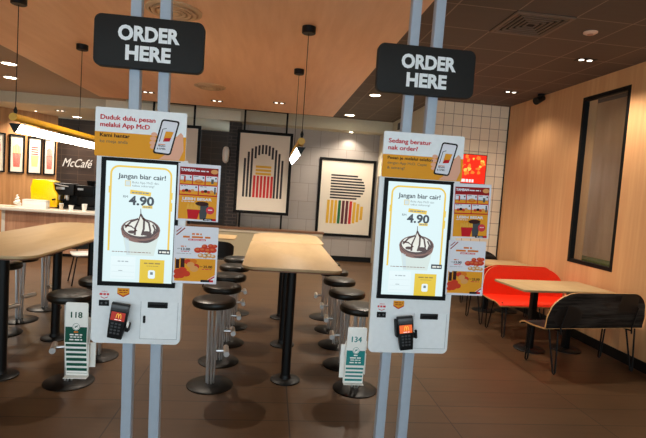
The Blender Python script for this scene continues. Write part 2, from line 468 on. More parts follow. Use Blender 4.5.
def kiosk(name, X, Y, yaw, lean, left, label):
    ox = X - math.sin(lean)*1.3
    K = thing(name, label, 'ordering kiosk', (ox, Y, 0), yaw, None, lean)
    # two poles from floor to ceiling
    for u0, u1 in ((-0.110, -0.050), (0.055, 0.117)) if left else ((-0.116, -0.057), (0.034, 0.096)):
        mb = MB(); bm = bmesh.new(); bmesh.ops.create_cube(bm, size=1)
        for v in bm.verts:
            z = 1.549+v.co.z*3.094; v.co = Vector(((u0+u1)/2+v.co.x*(u1-u0)+(z-2.4)*(-0.0137 if left else 0.0172), 0.08+v.co.y*0.06, z))
        bmesh.ops.bevel(bm, geom=bm.edges[:], offset=0.004, segments=2, affect='EDGES', profile=0.5)
        mb.bm(bm, M['pole'], True); mb.build('support_pole', K)
    # housing
    mb = MB()
    out = rrect(-0.256, 0.655, 0.262, 1.765, (0.035, 0.035, 0.008, 0.008))
    mb.prism(out, 0.012, 0.048, M['side'], 'y', 0.0)
    mb.prism(out, 0.0, 0.012, M['white'], 'y', 0.004, True)
    H = mb.build('housing', K)
    mb = MB(); mb.box((-0.17, 0.048, 0.75), (0.17, 0.0495, 1.7), M['side']); mb.build('back_plate', H)
    # bezel and display
    mb = MB()
    bz = (-0.224, 1.004, 0.219, 1.756); lt = (-0.199, 1.029, 0.199, 1.735)
    mb.box((bz[0], -0.012, bz[1]), (lt[0], 0.0, bz[3]), M['gloss']); mb.box((lt[2], -0.012, bz[1]), (bz[2], 0.0, bz[3]), M['gloss'])
    mb.box((lt[0], -0.012, bz[1]), (lt[2], 0.0, lt[1]), M['gloss']); mb.box((lt[0], -0.012, lt[3]), (lt[2], 0.0, bz[3]), M['gloss'])
    Bz = mb.build('screen_frame', K)
    pr = Print(-0.004)
    pr.rect(lt[0], lt[1], lt[2], lt[3], S['bg'], 0)
    # phone outline open at the bottom
    y0, y1 = 1.212, 1.708; xr = 0.170; r = 0.045
    L = [(-xr, y0), (-xr, y1-r)] + [(-xr+r-r*math.cos(t), y1-r+r*math.sin(t)) for t in [0.5*PI*i/6 for i in range(1, 7)]]
    L += [(xr-r+r*math.sin(t), y1-r+r*math.cos(t)) for t in [0.5*PI*i/6 for i in range(0, 7)]] + [(xr, y0)]
    pr.strip(L, 0.011, S['yel'], 1)
    pr.rect(-xr-0.011, 1.55, -xr-0.005, 1.59, S['yel'], 1)
    pr.rect(xr+0.005, 1.53, xr+0.012, 1.57, S['yel'], 1); pr.rect(xr+0.005, 1.46, xr+0.012, 1.51, S['yel'], 1)
    pr.text('Jangan biar cair!', -0.130, 1.640, 0.268, 0.028, S['ink'], 1, 0.012)
    pr.rect(-0.091, 1.594, -0.058, 1.627, S['yel'], 1); pr.rect(-0.088, 1.597, -0.061, 1.624, S['pale'], 2)
    pr.text('Buka App McD dan', -0.050, 1.613, 0.150, 0.012, S['grey'], 1, 0.0)
    pr.text('tebus sekarang!', -0.050, 1.594, 0.125, 0.012, S['grey'], 1, 0.0)
    pr.strip([(-0.060, 1.563), (0.0, 1.559), (0.058, 1.553)], 0.024, S['yel'], 1)
    pr.greek(-0.05, 0.048, 1.555, 0.007, S['grey'], 2, 0.02)
    pr.text('RM', -0.098, 1.527, 0.026, 0.013, S['grey'], 1, 0.01)
    pr.text('4.90', -0.066, 1.488, 0.144, 0.050, S['ink'], 1, 0.035)
    pr.rect(0.012, 1.470, 0.070, 1.486, S['yel'], 2); pr.greek(0.018, 0.064, 1.475, 0.006, S['grey'], 3, 0.015)
    # sundae
    cx, cy = 0.008, 1.345
    pr.poly([(cx-0.102, cy-0.03), (cx-0.076, 1.190), (cx+0.080, 1.190), (cx+0.106, cy-0.03)], S['cup'], 1)
    pr.poly([(cx-0.090, cy-0.05), (cx-0.074, 1.190), (cx-0.055, 1.190), (cx-0.066, cy-0.06)], S['pale'], 2)
    pr.poly(circle(cx, cy-0.022, 0.108, 0.058), S['choc2'], 2)
    pr.poly(circle(cx+0.025, cy-0.040, 0.06, 0.040), S['choc'], 3)
    pr.poly(circle(cx, cy-0.002, 0.112, 0.066), S['choc2'], 4)
    pr.poly(circle(cx, cy+0.0, 0.106, 0.061), S['choc'], 5)
    pr.poly(circle(cx-0.004, cy+0.008, 0.092, 0.050), S['cream'], 6)
    pr.poly([(cx-0.045, cy+0.045), (cx-0.022, cy+0.062), (cx-0.004, cy+0.084), (cx+0.014, cy+0.063), (cx+0.045, cy+0.042), (cx, cy)], S['cream'], 6)
    pr.poly(circle(cx+0.035, cy-0.022, 0.030, 0.014, 14), S['choc'], 7)
    pr.poly(circle(cx-0.050, cy-0.018, 0.022, 0.010, 14), S['choc'], 7)
    pr.strip([(cx-0.004, cy+0.122), (cx-0.002, cy+0.095), (cx-0.012, cy+0.055), (cx-0.03, cy+0.01), (cx-0.032, cy-0.035)], [0.003, 0.005, 0.008, 0.011, 0.013], S['choc'], 8)
    pr.strip([(cx-0.003, cy+0.090), (cx+0.018, cy+0.055), (cx+0.018, cy+0.005), (cx+0.008, cy-0.035)], 0.012, S['choc'], 8)
    pr.strip([(cx+0.010, cy+0.068), (cx+0.045, cy+0.042), (cx+0.056, cy-0.005), (cx+0.048, cy-0.03)], 0.011, S['choc'], 8)
    pr.strip([(cx-0.015, cy+0.062), (cx-0.055, cy+0.044), (cx-0.088, cy+0.006)], 0.011, S['choc'], 8)
    pr.strip([(cx-0.092, cy+0.020), (cx-0.055, cy+0.016), (cx-0.02, cy-0.008), (cx-0.07, cy-0.018)], 0.009, S['choc'], 8)
    pr.strip([(cx+0.068, cy+0.032), (cx+0.082, cy+0.004), (cx+0.074, cy-0.02)], 0.010, S['choc'], 8)
    pr.strip([(cx-0.100, cy-0.012), (cx-0.06, cy-0.048), (cx+0.0, cy-0.060), (cx+0.06, cy-0.050), (cx+0.102, cy-0.012)], 0.005, S['choc2'], 8)
    pr.greek(-0.150, 0.07, 1.206, 0.004, S['choc2'], 3, 0.018)
    pr.rect(0.112, 1.203, 0.182, 1.231, S['ink'], 2); pr.greek(0.120, 0.176, 1.211, 0.010, S['cream'], 3, 0.02)
    # two cards
    pr.rect(-0.155, 1.046, -0.014, 1.180, S['white'], 1)
    pr.greek(-0.115, -0.05, 1.148, 0.006, S['lite'], 2, 0.025)
    for v in (1.125, 1.088, 1.06): pr.rect(-0.148, v, -0.02, v+0.0015, S['pale'], 2)
    pr.greek(-0.11, -0.085, 1.094, 0.004, S['lite'], 2, 0.02)
    pr.rect(0.011, 1.029, 0.152, 1.168, S['yel2'], 1)
    pr.greek(0.035, 0.13, 1.142, 0.007, S['ochre'], 2, 0.03); pr.greek(0.05, 0.12, 1.128, 0.003, S['ochre'], 2, 0.012)
    pr.poly(rrect(0.060, 1.055, 0.100, 1.105, 0.01), S['white'], 2); pr.rect(0.072, 1.078, 0.088, 1.094, S['grey'], 3)
    pr.build('display', Bz)
    # header board
    mb = MB(); hb = (-0.258, 1.760, 0.255, 2.040); dh = -0.012 if left else 0.013
    mb.prism(rrect(hb[0], hb[1], hb[2], hb[3], 0.01), 0.0, 0.012, M['white'], 'y')
    Hb = mb.build('header_board', K); Hb.location.x = dh
    pr = Print(0.0)
    pr.poly(rrect(hb[0], hb[1], hb[2], 1.900, (0.01, 0.01, 0.0, 0.0)), M['orange'], 0)
    # hand behind the phone
    pr.poly([(0.175, 1.763), (0.22, 1.763), (0.243, 1.82), (0.238, 1.91), (0.224, 1.925), (0.20, 1.90), (0.15, 1.80), (0.105, 1.764)], M['skin'], 1)
    for u, v in ((0.073, 1.905), (0.068, 1.880), (0.066, 1.855), (0.070, 1.832)):
        pr.poly(circle(u, v, 0.018, 0.012, 14), M['skin'], 1)
    ang = math.radians(-13)
    def ph(a, b): return (0.142 + a*math.cos(ang)-b*math.sin(ang), 1.893 + a*math.sin(ang)*0.3+b*math.cos(ang))
    pr.poly([ph(*p) for p in rrect(-0.053, -0.104, 0.053, 0.104, 0.016)], M['ink'], 2)
    pr.poly([ph(*p) for p in rrect(-0.044, -0.094, 0.044, 0.094, 0.009)], M['paper'], 3)
    pr.strip([ph(-0.032, -0.03), ph(-0.032, 0.045), ph(-0.012, 0.052)], 0.004, M['ink'], 4)
    pr.poly([ph(-0.012, -0.028), ph(0.026, -0.022), ph(0.034, 0.036), ph(-0.012, 0.034)], M['orange'], 4)
    pr.poly([ph(-0.012, -0.028), ph(0.026, -0.022), ph(0.029, 0.0), ph(-0.006, -0.006)], M['red'], 5)
    pr.rect(0.118-0.02, 1.848, 0.118+0.02, 1.852, M['dorange'], 4)
    pr.text('PESAN', 0.098, 1.836, 0.040, 0.010, M['ink'], 4, 0.01); pr.text('& AMBIL', 0.092, 1.820, 0.050, 0.010, M['ink'], 4, 0.01)
    if left:
        pr.text('Duduk dulu, pesan', -0.229, 1.972, 0.305, 0.026, M['red'], 1, 0.018)
        pr.text('melalui App McD', -0.229, 1.930, 0.275, 0.026, M['red'], 1, 0.018)
        pr.text('Kami hantar', -0.229, 1.872, 0.165, 0.021, M['ink'], 1, 0.016)
        pr.text('ke meja anda', -0.229, 1.838, 0.155, 0.019, M['inkgrey'], 1, 0.0)
    else:
        pr.text('Sedang beratur', -0.226, 1.972, 0.268, 0.026, M['red'], 1, 0.018)
        pr.text('nak order?', -0.226, 1.930, 0.185, 0.026, M['red'], 1, 0.018)
        pr.text('Pesan je melalui telefon', -0.226, 1.872, 0.285, 0.018, M['ink'], 1, 0.016)
        pr.text('dengan App McD. Cepat', -0.226, 1.842, 0.25, 0.016, M['inkgrey'], 1, 0.0)
        pr.text('& senang!', -0.226, 1.812, 0.11, 0.016, M['inkgrey'], 1, 0.0)
    pr.build('print', Hb)
    # ORDER HERE sign
    mb = MB(); mb.prism(rrect(-0.305, 2.274, 0.311, 2.567, 0.042, 8), 0.0, 0.045, M['sign'], 'y', 0.004, True)
    Sg = mb.build('order_sign', K); Sg.location.x = 0.009 if left else -0.011
    props(Sg, 'charcoal sign reading ORDER HERE')
    pr = Print(0.0, 0.0012)
    pr.text('ORDER', -0.172 if left else -0.158, 2.432, 0.345, 0.078, M['white'], 0, 0.045)
    pr.text('HERE', -0.128 if left else -0.120, 2.322, 0.254, 0.078, M['white'], 0, 0.045)
    pr.build('lettering', Sg)
    # reader, slot, stickers, door
    mb = MB(); mb.box((-0.214, -0.004, 0.880), (-0.156, 0.0, 0.916), M['gloss'], 0.002); sc = mb.build('barcode_scanner', K)
    pr = Print(-0.004); pr.poly(circle(-0.198, 0.897, 0.006), M['inkgrey'], 0); pr.poly(circle(-0.172, 0.899, 0.007), M['inkgrey'], 0)
    pr.rect(-0.205, 0.884, -0.165, 0.886, M['inkgrey'], 0); pr.build('scanner_lens', sc)
    pr = Print(0.0)
    pr.text('IMBAS', -0.200, 0.962, 0.032, 0.008, M['pink'], 0, 0.0); pr.greek(-0.212, -0.158, 0.944, 0.012, M['pink'], 0, 0.02)
    pr.strip([(-0.205, 0.934), (-0.185, 0.925), (-0.165, 0.934)], 0.004, M['red'], 0)
    pr.build('scan_sticker', K)
    pr = Print(0.0)
    pr.poly([(-0.112, 0.990), (-0.043, 0.990), (-0.043, 0.955), (-0.078, 0.936), (-0.112, 0.955)], M['red'], 0)
    pr.poly([(-0.112, 0.990), (-0.043, 0.990), (-0.043, 0.962), (-0.078, 0.944), (-0.112, 0.962)], M['orange'], 1)
    pr.greek(-0.104, -0.052, 0.974, 0.006, M['dred'], 2, 0.02); pr.greek(-0.1, -0.056, 0.962, 0.005, M['dred'], 2, 0.018)
    pr.build('payment_sticker', K)
    mb = MB(); mb.box((0.066, -0.008, 0.878), (0.182, 0.0, 0.914), M['black'], 0.003)
    sl = mb.build('receipt_slot', K)
    mb = MB(); mb.box((0.078, -0.010, 0.890), (0.170, -0.0075, 0.902), M['gloss']); mb.build('slot_lip', sl)
    seam = P('panel_seam', (150, 156, 160), 0.5)
    mb = MB(); mb.box((0.028, -0.002, 0.690), (0.240, 0.0, 0.912), M['white'])
    dr = mb.build('access_door', K)
    mb = MB()
    for a, b in (((0.026, 0.688), (0.0275, 0.914)), ((0.2405, 0.688), (0.242, 0.914)), ((0.026, 0.688), (0.242, 0.6895))):
        mb.box((a[0], -0.0025, a[1]), (b[0], -0.0002, b[1]), seam)
    mb.build('seam', dr)
    if left:
        mb = MB(); mb.prism(rrect(0.042, 0.785, 0.056, 0.830, 0.006), -0.007, -0.002, M['black'], 'y'); lk = mb.build('lock', dr)
    # card terminal
    if left: tx, tz, tilt = -0.092, 0.803, math.radians(9)
    else: tx, tz, tilt = -0.032, 0.795, math.radians(-7)
    T = bpy.data.objects.new('card_terminal', None); C.objects.link(T); T.parent = K
    C.objects.unlink(T); bpy.data.objects.remove(T)
    mb = MB()
    wv = 0.052
    prof = [(-0.040, -0.105), (0.040, -0.105), (0.044, -0.06), (0.050, 0.04), (0.050, 0.105), (-0.050, 0.105), (-0.050, 0.04), (-0.044, -0.06)]
    mb.prism(prof, -0.052, -0.018, M['black'], 'y', 0.006, True)
    mb.box((-0.050, -0.058, 0.062), (0.050, -0.02, 0.100), P('terminal_grey', (70, 70, 72), 0.35), 0.008)
    mb.box((-0.025, -0.020, -0.05), (0.025, 0.0, 0.05), M['black'])
    T = mb.build('card_terminal', K); T.location = (tx, 0, tz); T.rotation_euler = (0, tilt, 0)
    pr = Print(-0.0525)
    pr.rect(-0.040, 0.005, 0.040, 0.056, S['orange'] if not left else EM('terminal_red', (205, 50, 30), 0.45), 0)
    arches(pr, 0.004, 0.034, 0.027, EM('terminal_yellow', (255, 200, 70), 0.8), 1)
    pr.greek(-0.016, 0.022, 0.009, 0.004, S['wr'], 1, 0.02)
    pr.build('terminal_screen', T)
    mb = MB(); kk = P('key_grey', (58, 58, 60), 0.5)
    for i in range(4):
        for j in range(3):
            mb.box((-0.030+j*0.021, -0.055, -0.020-i*0.019), (-0.016+j*0.021, -0.051, -0.009-i*0.019), kk, 0.002)
    mb.build('keypad', T)
    mb = MB()
    if left: mb.box((0.050, -0.045, -0.055), (0.070, -0.005, -0.005), M['black'], 0.004); mb.sphere((0.062, -0.047, -0.005), 0.012, M['ivory'], (0.6, 0.5, 2.0))
    else:
        mb.box((-0.062, -0.05, -0.02), (-0.050, -0.005, 0.09), M['black'], 0.004)
        for k in range(4): mb.sphere((0.066, -0.04, -0.03+k*0.013), 0.009, M['black'])
        mb.box((0.050, -0.04, -0.035), (0.060, -0.01, -0.005), M['black'])
    mb.build('holder', T)
    return K

Lk = (-0.760, 2.884, 0.0, -0.0049); Rk = (0.911, 2.8755, 0.0, -0.0083)
K1 = kiosk('order_kiosk', *Lk, True, 'white self-order kiosk at the left with the header reading Duduk dulu, pesan')
K2 = kiosk('order_kiosk', *Rk, False, 'white self-order kiosk at the right with the header reading Sedang beratur nak order')

# ------------------------------------------------------------------ posters hung beside the screens
def poster_addon(w, h):
    pr = Print(-0.0015, 0.0003)
    def X(a): return -w/2 + a*w
    def Z(b): return h*(1-b)
    def R(a0, b0, a1, b1, m, k): pr.rect(X(a0), Z(b1), X(a1), Z(b0), m, k)
    R(0.045, 0.06, 0.95, 0.97, M['orange'], 0)
    R(0.045, 0.06, 0.95, 0.19, M['dred'], 1)
    pr.text('TAMBAH', X(0.07), Z(0.135), 0.33*w, 0.045*h, M['paper'], 2, 0.03); pr.greek(X(0.42), X(0.72), Z(0.13), 0.02*h, M['paper'], 2, 0.03)
    pr.poly(circle(X(0.86), Z(0.12), 0.09*w, 0.04*h, 16), M['fried2'], 2)
    R(0.045, 0.19, 0.95, 0.555, M['red'], 1)
    for i in range(3):
        a0 = 0.06+i*0.30
        R(a0, 0.20, a0+0.275, 0.30, M['paper'], 2); R(a0, 0.29, a0+0.275, 0.355, M['orange'], 2)
        pr.greek(X(a0+0.02), X(a0+0.13), Z(0.222), 0.01*h, M['inkgrey'], 3, 0.02); pr.poly(circle(X(a0+0.24), Z(0.235), 0.02*w, 0.016*h, 10), M['ink'], 3)
    R(0.145, 0.225, 0.185, 0.325, M['fried'], 3)
    pr.poly(circle(X(0.50), Z(0.305), 0.10*w, 0.035*h, 16), M['dorange'], 3); pr.poly(circle(X(0.50), Z(0.285), 0.06*w, 0.02*h, 16), M['fried2'], 4)
    R(0.79, 0.24, 0.85, 0.33, M['inkgrey'], 3); R(0.78, 0.235, 0.86, 0.25, M['paper'], 4)
    for i in range(2):
        a0 = 0.06+i*0.45
        R(a0, 0.375, a0+0.425, 0.475, M['paper'], 2); R(a0, 0.47, a0+0.425, 0.535, M['orange'], 2)
        pr.greek(X(a0+0.02), X(a0+0.18), Z(0.395), 0.01*h, M['inkgrey'], 3, 0.02); pr.poly(circle(X(a0+0.38), Z(0.405), 0.02*w, 0.016*h, 10), M['ink'], 3)
        for q in range(4):
            pr.poly(circle(X(a0+0.09+q*0.07), Z(0.48-0.012*(q % 2)), 0.045*w, 0.026*h, 12), (M['fried'], M['cola'], M['fried'], M['fried2'])[q], 3+q % 2)
    R(0.87, 0.42, 0.91, 0.51, M['inkgrey'], 5)
    pr.text('LEBIH BESAR', X(0.13), Z(0.635), 0.70*w, 0.045*h, M['paper'], 2, 0.035)
    pr.greek(X(0.11), X(0.42), Z(0.668), 0.012*h, M['paper'], 2, 0.02)
    # fries, drink
    pr.poly([(X(0.25), Z(0.79)), (X(0.56), Z(0.80)), (X(0.50), Z(0.965)), (X(0.28), Z(0.965))], M['red'], 3)
    for q in range(11):
        u = X(0.24+q*0.03); lean = random.uniform(-0.02, 0.02)*w
        pr.poly([(u, Z(0.80)), (u+0.022*w, Z(0.80)), (u+0.022*w+lean, Z(random.uniform(0.68, 0.72))), (u+lean, Z(random.uniform(0.68, 0.72)))], P('ink_fries', (240, 180, 70), 0.5, vary=0), 4)
    pr.poly([(X(0.52), Z(0.70)), (X(0.76), Z(0.71)), (X(0.70), Z(0.965)), (X(0.56), Z(0.965))], P('ink_grey_teal', (70, 74, 78), 0.5, vary=0), 2)
    pr.poly(circle(X(0.60), Z(0.69), 0.16*w, 0.04*h, 16), M['cola'], 5)
    pr.poly(circle(X(0.80), Z(0.80), 0.10*w, 0.07*h, 18), M['pink'], 4); pr.greek(X(0.75), X(0.85), Z(0.80), 0.016*h, M['paper'], 5, 0.02)
    R(0.64, 0.945, 0.86, 0.985, M['ink'], 5); R(0.86, 0.945, 0.95, 0.985, M['red'], 5); pr.greek(X(0.68), X(0.84), Z(0.975), 0.012*h, M['paper'], 6, 0.02)
    return pr

def poster_chicken(w, h):
    pr = Print(-0.0015, 0.0003)
    def X(a): return -w/2 + a*w
    def Z(b): return h*(1-b)
    def R(a0, b0, a1, b1, m, k): pr.rect(X(a0), Z(b1), X(a1), Z(b0), m, k)
    R(0.04, 0.56, 0.96, 0.96, M['orange'], 0)
    pr.strip([(X(0.05), Z(0.10)), (X(0.16), Z(0.03))], 0.02*w, M['dred'], 1)
    pr.strip([(X(0.05), Z(0.16)), (X(0.24), Z(0.03))], 0.025*w, M['dred'], 1)
    pr.greek(X(0.40), X(0.62), Z(0.145), 0.03*h, M['dorange'], 1, 0.03)
    pr.greek(X(0.20), X(0.82), Z(0.20), 0.032*h, M['dorange'], 1, 0.055)
    R(0.32, 0.215, 0.72, 0.245, M['pink'], 1); pr.greek(X(0.34), X(0.70), Z(0.237), 0.01*h, M['paper'], 2, 0.03)
    pr.greek(X(0.16), X(0.28), Z(0.36), 0.018*h, M['dorange'], 1, 0.03)
    pr.text('13.00', X(0.17), Z(0.42), 0.20*w, 0.042*h, M['ink'], 1, 0.02); pr.greek(X(0.17), X(0.35), Z(0.445), 0.012*h, M['pink'], 1, 0.02)
    pr.text('RM', X(0.09), Z(0.405), 0.06*w, 0.018*h, M['ink'], 1, 0.0)
    pr.greek(X(0.07), X(0.40), Z(0.48), 0.005*h, M['inkgrey'], 1, 0.02)
    for (a, b, r, m, k) in ((0.55, 0.41, 0.09, 'fried', 1), (0.66, 0.40, 0.09, 'fried', 2), (0.78, 0.41, 0.10, 'fried', 1), (0.89, 0.40, 0.09, 'fried', 2), (0.70, 0.34, 0.07, 'fried', 1), (0.84, 0.33, 0.07, 'fried', 2), (0.93, 0.33, 0.06, 'fried', 1),
                            (0.62, 0.50, 0.07, 'fried2', 3), (0.72, 0.51, 0.07, 'fried2', 4), (0.82, 0.50, 0.07, 'fried2', 3), (0.90, 0.51, 0.06, 'fried2', 4), (0.76, 0.47, 0.06, 'fried2', 4)):
        pr.poly(circle(X(a), Z(b), r*w, r*w*0.72, 12), M[m], k)
        pr.poly(circle(X(a-0.015), Z(b-0.01), r*w*0.5, r*w*0.3, 10), P('ink_fried_hi', (222, 110, 62), 0.5, vary=0) if m == 'fried' else M['cream'], k+2)
    R(0.06, 0.57, 0.14, 0.74, M['cola'], 1); R(0.17, 0.55, 0.26, 0.72, M['cola'], 2); R(0.06, 0.55, 0.14, 0.58, M['paper'], 2); R(0.17, 0.53, 0.26, 0.56, M['paper'], 3)
    for (a, b, r, m, k) in ((0.34, 0.62, 0.09, 'fried', 2), (0.46, 0.61, 0.08, 'dorange', 3), (0.40, 0.67, 0.09, 'fried2', 4), (0.50, 0.70, 0.10, 'fried', 3), (0.48, 0.74, 0.10, 'fried2', 5),
                            (0.12, 0.80, 0.10, 'fried', 4), (0.22, 0.77, 0.10, 'fried', 5), (0.30, 0.83, 0.10, 'fried', 4), (0.18, 0.86, 0.10, 'fried', 5), (0.10, 0.88, 0.08, 'fried', 4)):
        pr.poly(circle(X(a), Z(b), r*w, r*w*0.72, 12), M[m], k)
    pr.text('25.00', X(0.69), Z(0.72), 0.20*w, 0.042*h, M['ink'], 1, 0.02); pr.text('RM', X(0.61), Z(0.705), 0.06*w, 0.018*h, M['ink'], 1, 0.0)
    pr.greek(X(0.66), X(0.88), Z(0.75), 0.014*h, M['pink'], 1, 0.02)
    pr.poly([(X(0.72), Z(0.965)), (X(0.96), Z(0.84)), (X(0.96), Z(0.965))], M['paper'], 3)
    pr.strip([(X(0.78), Z(0.955)), (X(0.955), Z(0.865))], 0.03*w, M['red'], 4)
    R(0.64, 0.93, 0.84, 0.968, M['ink'], 5); R(0.84, 0.93, 0.93, 0.968, M['red'], 5)
    return pr

def poster(K, u, v0, w, h, fn, ry, label):
    X, Y, yaw, lean = K
    x = X + u + math.sin(lean)*(v0-1.3)
    t = thing('poster', label, 'poster', (x, Y-0.018, v0), 0, 'promotional posters beside the kiosk screens', lean+ry)
    mb = MB()
    mb.prism(rrect(-w/2, 0, w/2, h, 0.003), -0.0012, 0.0012, M['paper'], 'y'); mb.build('sheet', t)
    fn(w, h).build('print', t)
    mb = MB(); mb.box((-w/2+0.022, 0.0012, h*0.3), (-w/2+0.034, 0.0165, h*0.7), M['black']); mb.build('adhesive_bracket', t)
    return t
poster(Lk, 0.331, 1.415, 0.244, 0.336, poster_addon, math.radians(0.2), 'orange add-on poster beside the left kiosk screen, upper of the two')
poster(Lk, 0.333, 1.041, 0.256, 0.341, poster_chicken, math.radians(-0.2), 'white fried chicken poster beside the left kiosk screen, lower of the two')
poster(Rk, 0.343, 1.411, 0.246, 0.342, poster_addon, math.radians(-1.2), 'orange add-on poster beside the right kiosk screen, upper of the two')
poster(Rk, 0.335, 1.047, 0.244, 0.348, poster_chicken, math.radians(-0.3), 'white fried chicken poster beside the right kiosk screen, lower of the two')

# ------------------------------------------------------------------ table number racks
def rack(K, u0, u1, top, zg0, zg1, lines, bottom, number, ink, side, where, nm):
    X, Y, yaw, lean = K
    x0 = X+u0; w = u1-u0; cx = w/2
    n = len(lines)
    t = thing('number_rack', 'white number rack holding the %s %s tents beside the %s' % (nm, number, where), 'number rack', (x0, Y-0.02, 0), 0, None)
    depth = 0.0052*(n+1)+0.004
    mb = MB(); mb.box((-0.004, depth, bottom-0.004), (w, depth+0.006, top-0.10), M['ivory'], 0.002); mb.box((w, depth, bottom+0.05), (w+0.035, depth+0.006, 0.645), M['ivory']) if side else mb.box((-0.03, depth, bottom+0.03), (-0.004, depth+0.006, top-0.12), M['ivory']); mb.build('back_plate', t)
    mb = MB(); mb.box((-0.002, 0.0, bottom-0.006), (w+0.002, depth, bottom-0.003), M['ivory']); mb.build('tray', t)
    mb = MB(); mb.box((w+0.004, 0.012, bottom+0.06), (w+0.008, depth, 0.645), M['ivory']); mb.build('side_wall', t)
    mb = MB(); mb.box((w+0.0012, depth-0.004, 0.665), (w-u1-0.2565, depth+0.004, 0.72), M['ivory']); mb.build('bracket', t)
    step = (lines[-1]-bottom - 0.006) if False else None
    bots = [l for l in lines]
    hgt = top - lines[0]
    ords = ['topmost', 'second', 'third', 'fourth', 'fifth', 'sixth', 'seventh', 'eighth']
    for k in range(n+1):
        b = lines[k]+0.006 if k < n else bottom
        if k == 0: lab = 'white and %s table number tent printed %s, topmost in the %s rack' % (nm, number, where)
        elif k == n: lab = 'white table tent showing only its bottom edge, lowest in the %s rack' % where
        else: lab = 'white table tent, only lower edge showing, %s from top in the %s rack' % (ords[k], where)
        tt = thing('number_tent', lab, 'table number', (x0+cx, Y-0.02+0.0052*k, b), 0, 'table number tents in the %s rack' % where)
        hh = top-b if k == 0 else hgt*0.9
        mb = MB(); mb.prism(rrect(-w/2, 0, w/2, hh, (0.004, 0.004, 0.012, 0.012)), 0.0, 0.0046, M['ivory'], 'y', 0.001, True)
        mb.build('body', tt)
        pr = Print(0.0)
        if k == 0:
            pr.rect(-w/2+0.003, zg0-b, w/2-0.003, zg1-b, ink, 0)
            pr.text(number, -0.031, zg1-b+0.055, 0.062, 0.034, ink, 0, 0.014)
            pr.poly(circle(0.0, zg1-b+0.002, 0.022, 0.022), M['ivory'], 1); pr.strip(circle(0.0, zg1-b+0.002, 0.019, 0.019, 20, 0, 6.2), 0.002, ink, 2)
            pr.strip([(-0.008, zg1-b-0.006), (0.008, zg1-b+0.010)], 0.004, ink, 2); pr.strip([(-0.009, zg1-b+0.006), (0.009, zg1-b)], 0.003, ink, 2)
            pr.rect(-0.012, zg1-b-0.034, 0.012, zg1-b-0.026, M['dorange'] if side else M['ivory'], 1)
            pr.greek(-0.035, 0.035, zg1-b-0.050, 0.008, M['ivory'], 1, 0.03)
            pr.greek(-0.032, 0.032, zg1-b-0.063, 0.006, M['ivory'], 1, 0.02)
            pr.greek(-0.036, 0.036, zg1-b-0.080, 0.008, M['ivory'], 1, 0.03)
        else:
            pr.rect(-w/2+0.006, 0.013, w/2-0.006, hh*0.5, ink, 0)
        pr.build('print', tt)
rack(Lk, -0.390, -0.263, 0.897, 0.660, 0.752, [0.644, 0.614, 0.585, 0.555, 0.522, 0.490, 0.458], 0.447, '118', P('ink_number_green', (20, 78, 62), 0.5, vary=0), True, 'left kiosk', 'dark green')
rack(Rk, -0.390, -0.268, 0.815, 0.574, 0.667, [0.552, 0.526, 0.500, 0.474], 0.452, '134', M['teal'], False, 'right kiosk', 'teal')

# ------------------------------------------------------------------ bar tables
def bar_table(label, outline, posts, h, group=None):
    cx = sum(p[0] for p in outline)/len(outline); cy = sum(p[1] for p in outline)/len(outline)
    t = thing('bar_table', label, 'table', (cx, cy, 0), 0, group)
    mb = MB()
    pl = [(p[0]-cx, p[1]-cy) for p in outline]
    mb.prism(pl, h-0.022, h, W['table'], 'z', 0.003, False); tp = mb.build('tabletop', t)
    mb = MB(); pl2 = [(p[0]*0.985, p[1]*0.992) for p in pl]; mb.prism(pl2, h-0.034, h-0.022, P('brown_table_edge', (110, 70, 40), 0.5), 'z'); mb.build('underside_edge', tp)
    for x, y in posts:
        mb = MB(); mb.lathe([(0.040, 0.02), (0.040, h-0.045)], M['blackm'], 24, (x-cx, y-cy, 0)); pp = mb.build('post', t)
        mb = MB(); mb.lathe([(0.128, 0.0), (0.128, 0.010), (0.115, 0.018), (0.05, 0.024), (0.042, 0.05)], M['blackm'], 32, (x-cx, y-cy, 0)); mb.build('post_base', pp)
        mb = MB(); mb.box((x-cx-0.16, y-cy-0.04, h-0.045), (x-cx+0.16, y-cy+0.04, h-0.034), M['blackm']); mb.build('mounting_plate', pp)
    return t
bar_table('long tan bar table in the centre between two rows of black stools', rrect(-0.205, 3.79, 0.62, 5.60, (0.13, 0.09, 0.05, 0.03)), [(0.213, 3.99), (0.205, 4.91)], 1.0, None)
bar_table('far tan bar table continuing the centre table toward the low beige wall', rrect(-0.20, 5.62, 0.665, 6.72, (0.03, 0.09, 0.22, 0.36)), [(0.20, 5.95)], 1.0, None)
bar_table('large tan bar table at the left in front of the cafe counter', rrect(-2.71, 3.72, -1.755, 6.55, (0.16, 0.16, 0.25, 0.25)), [(-2.05, 3.93), (-2.05, 4.88), (-2.05, 5.78)], 1.0, None)

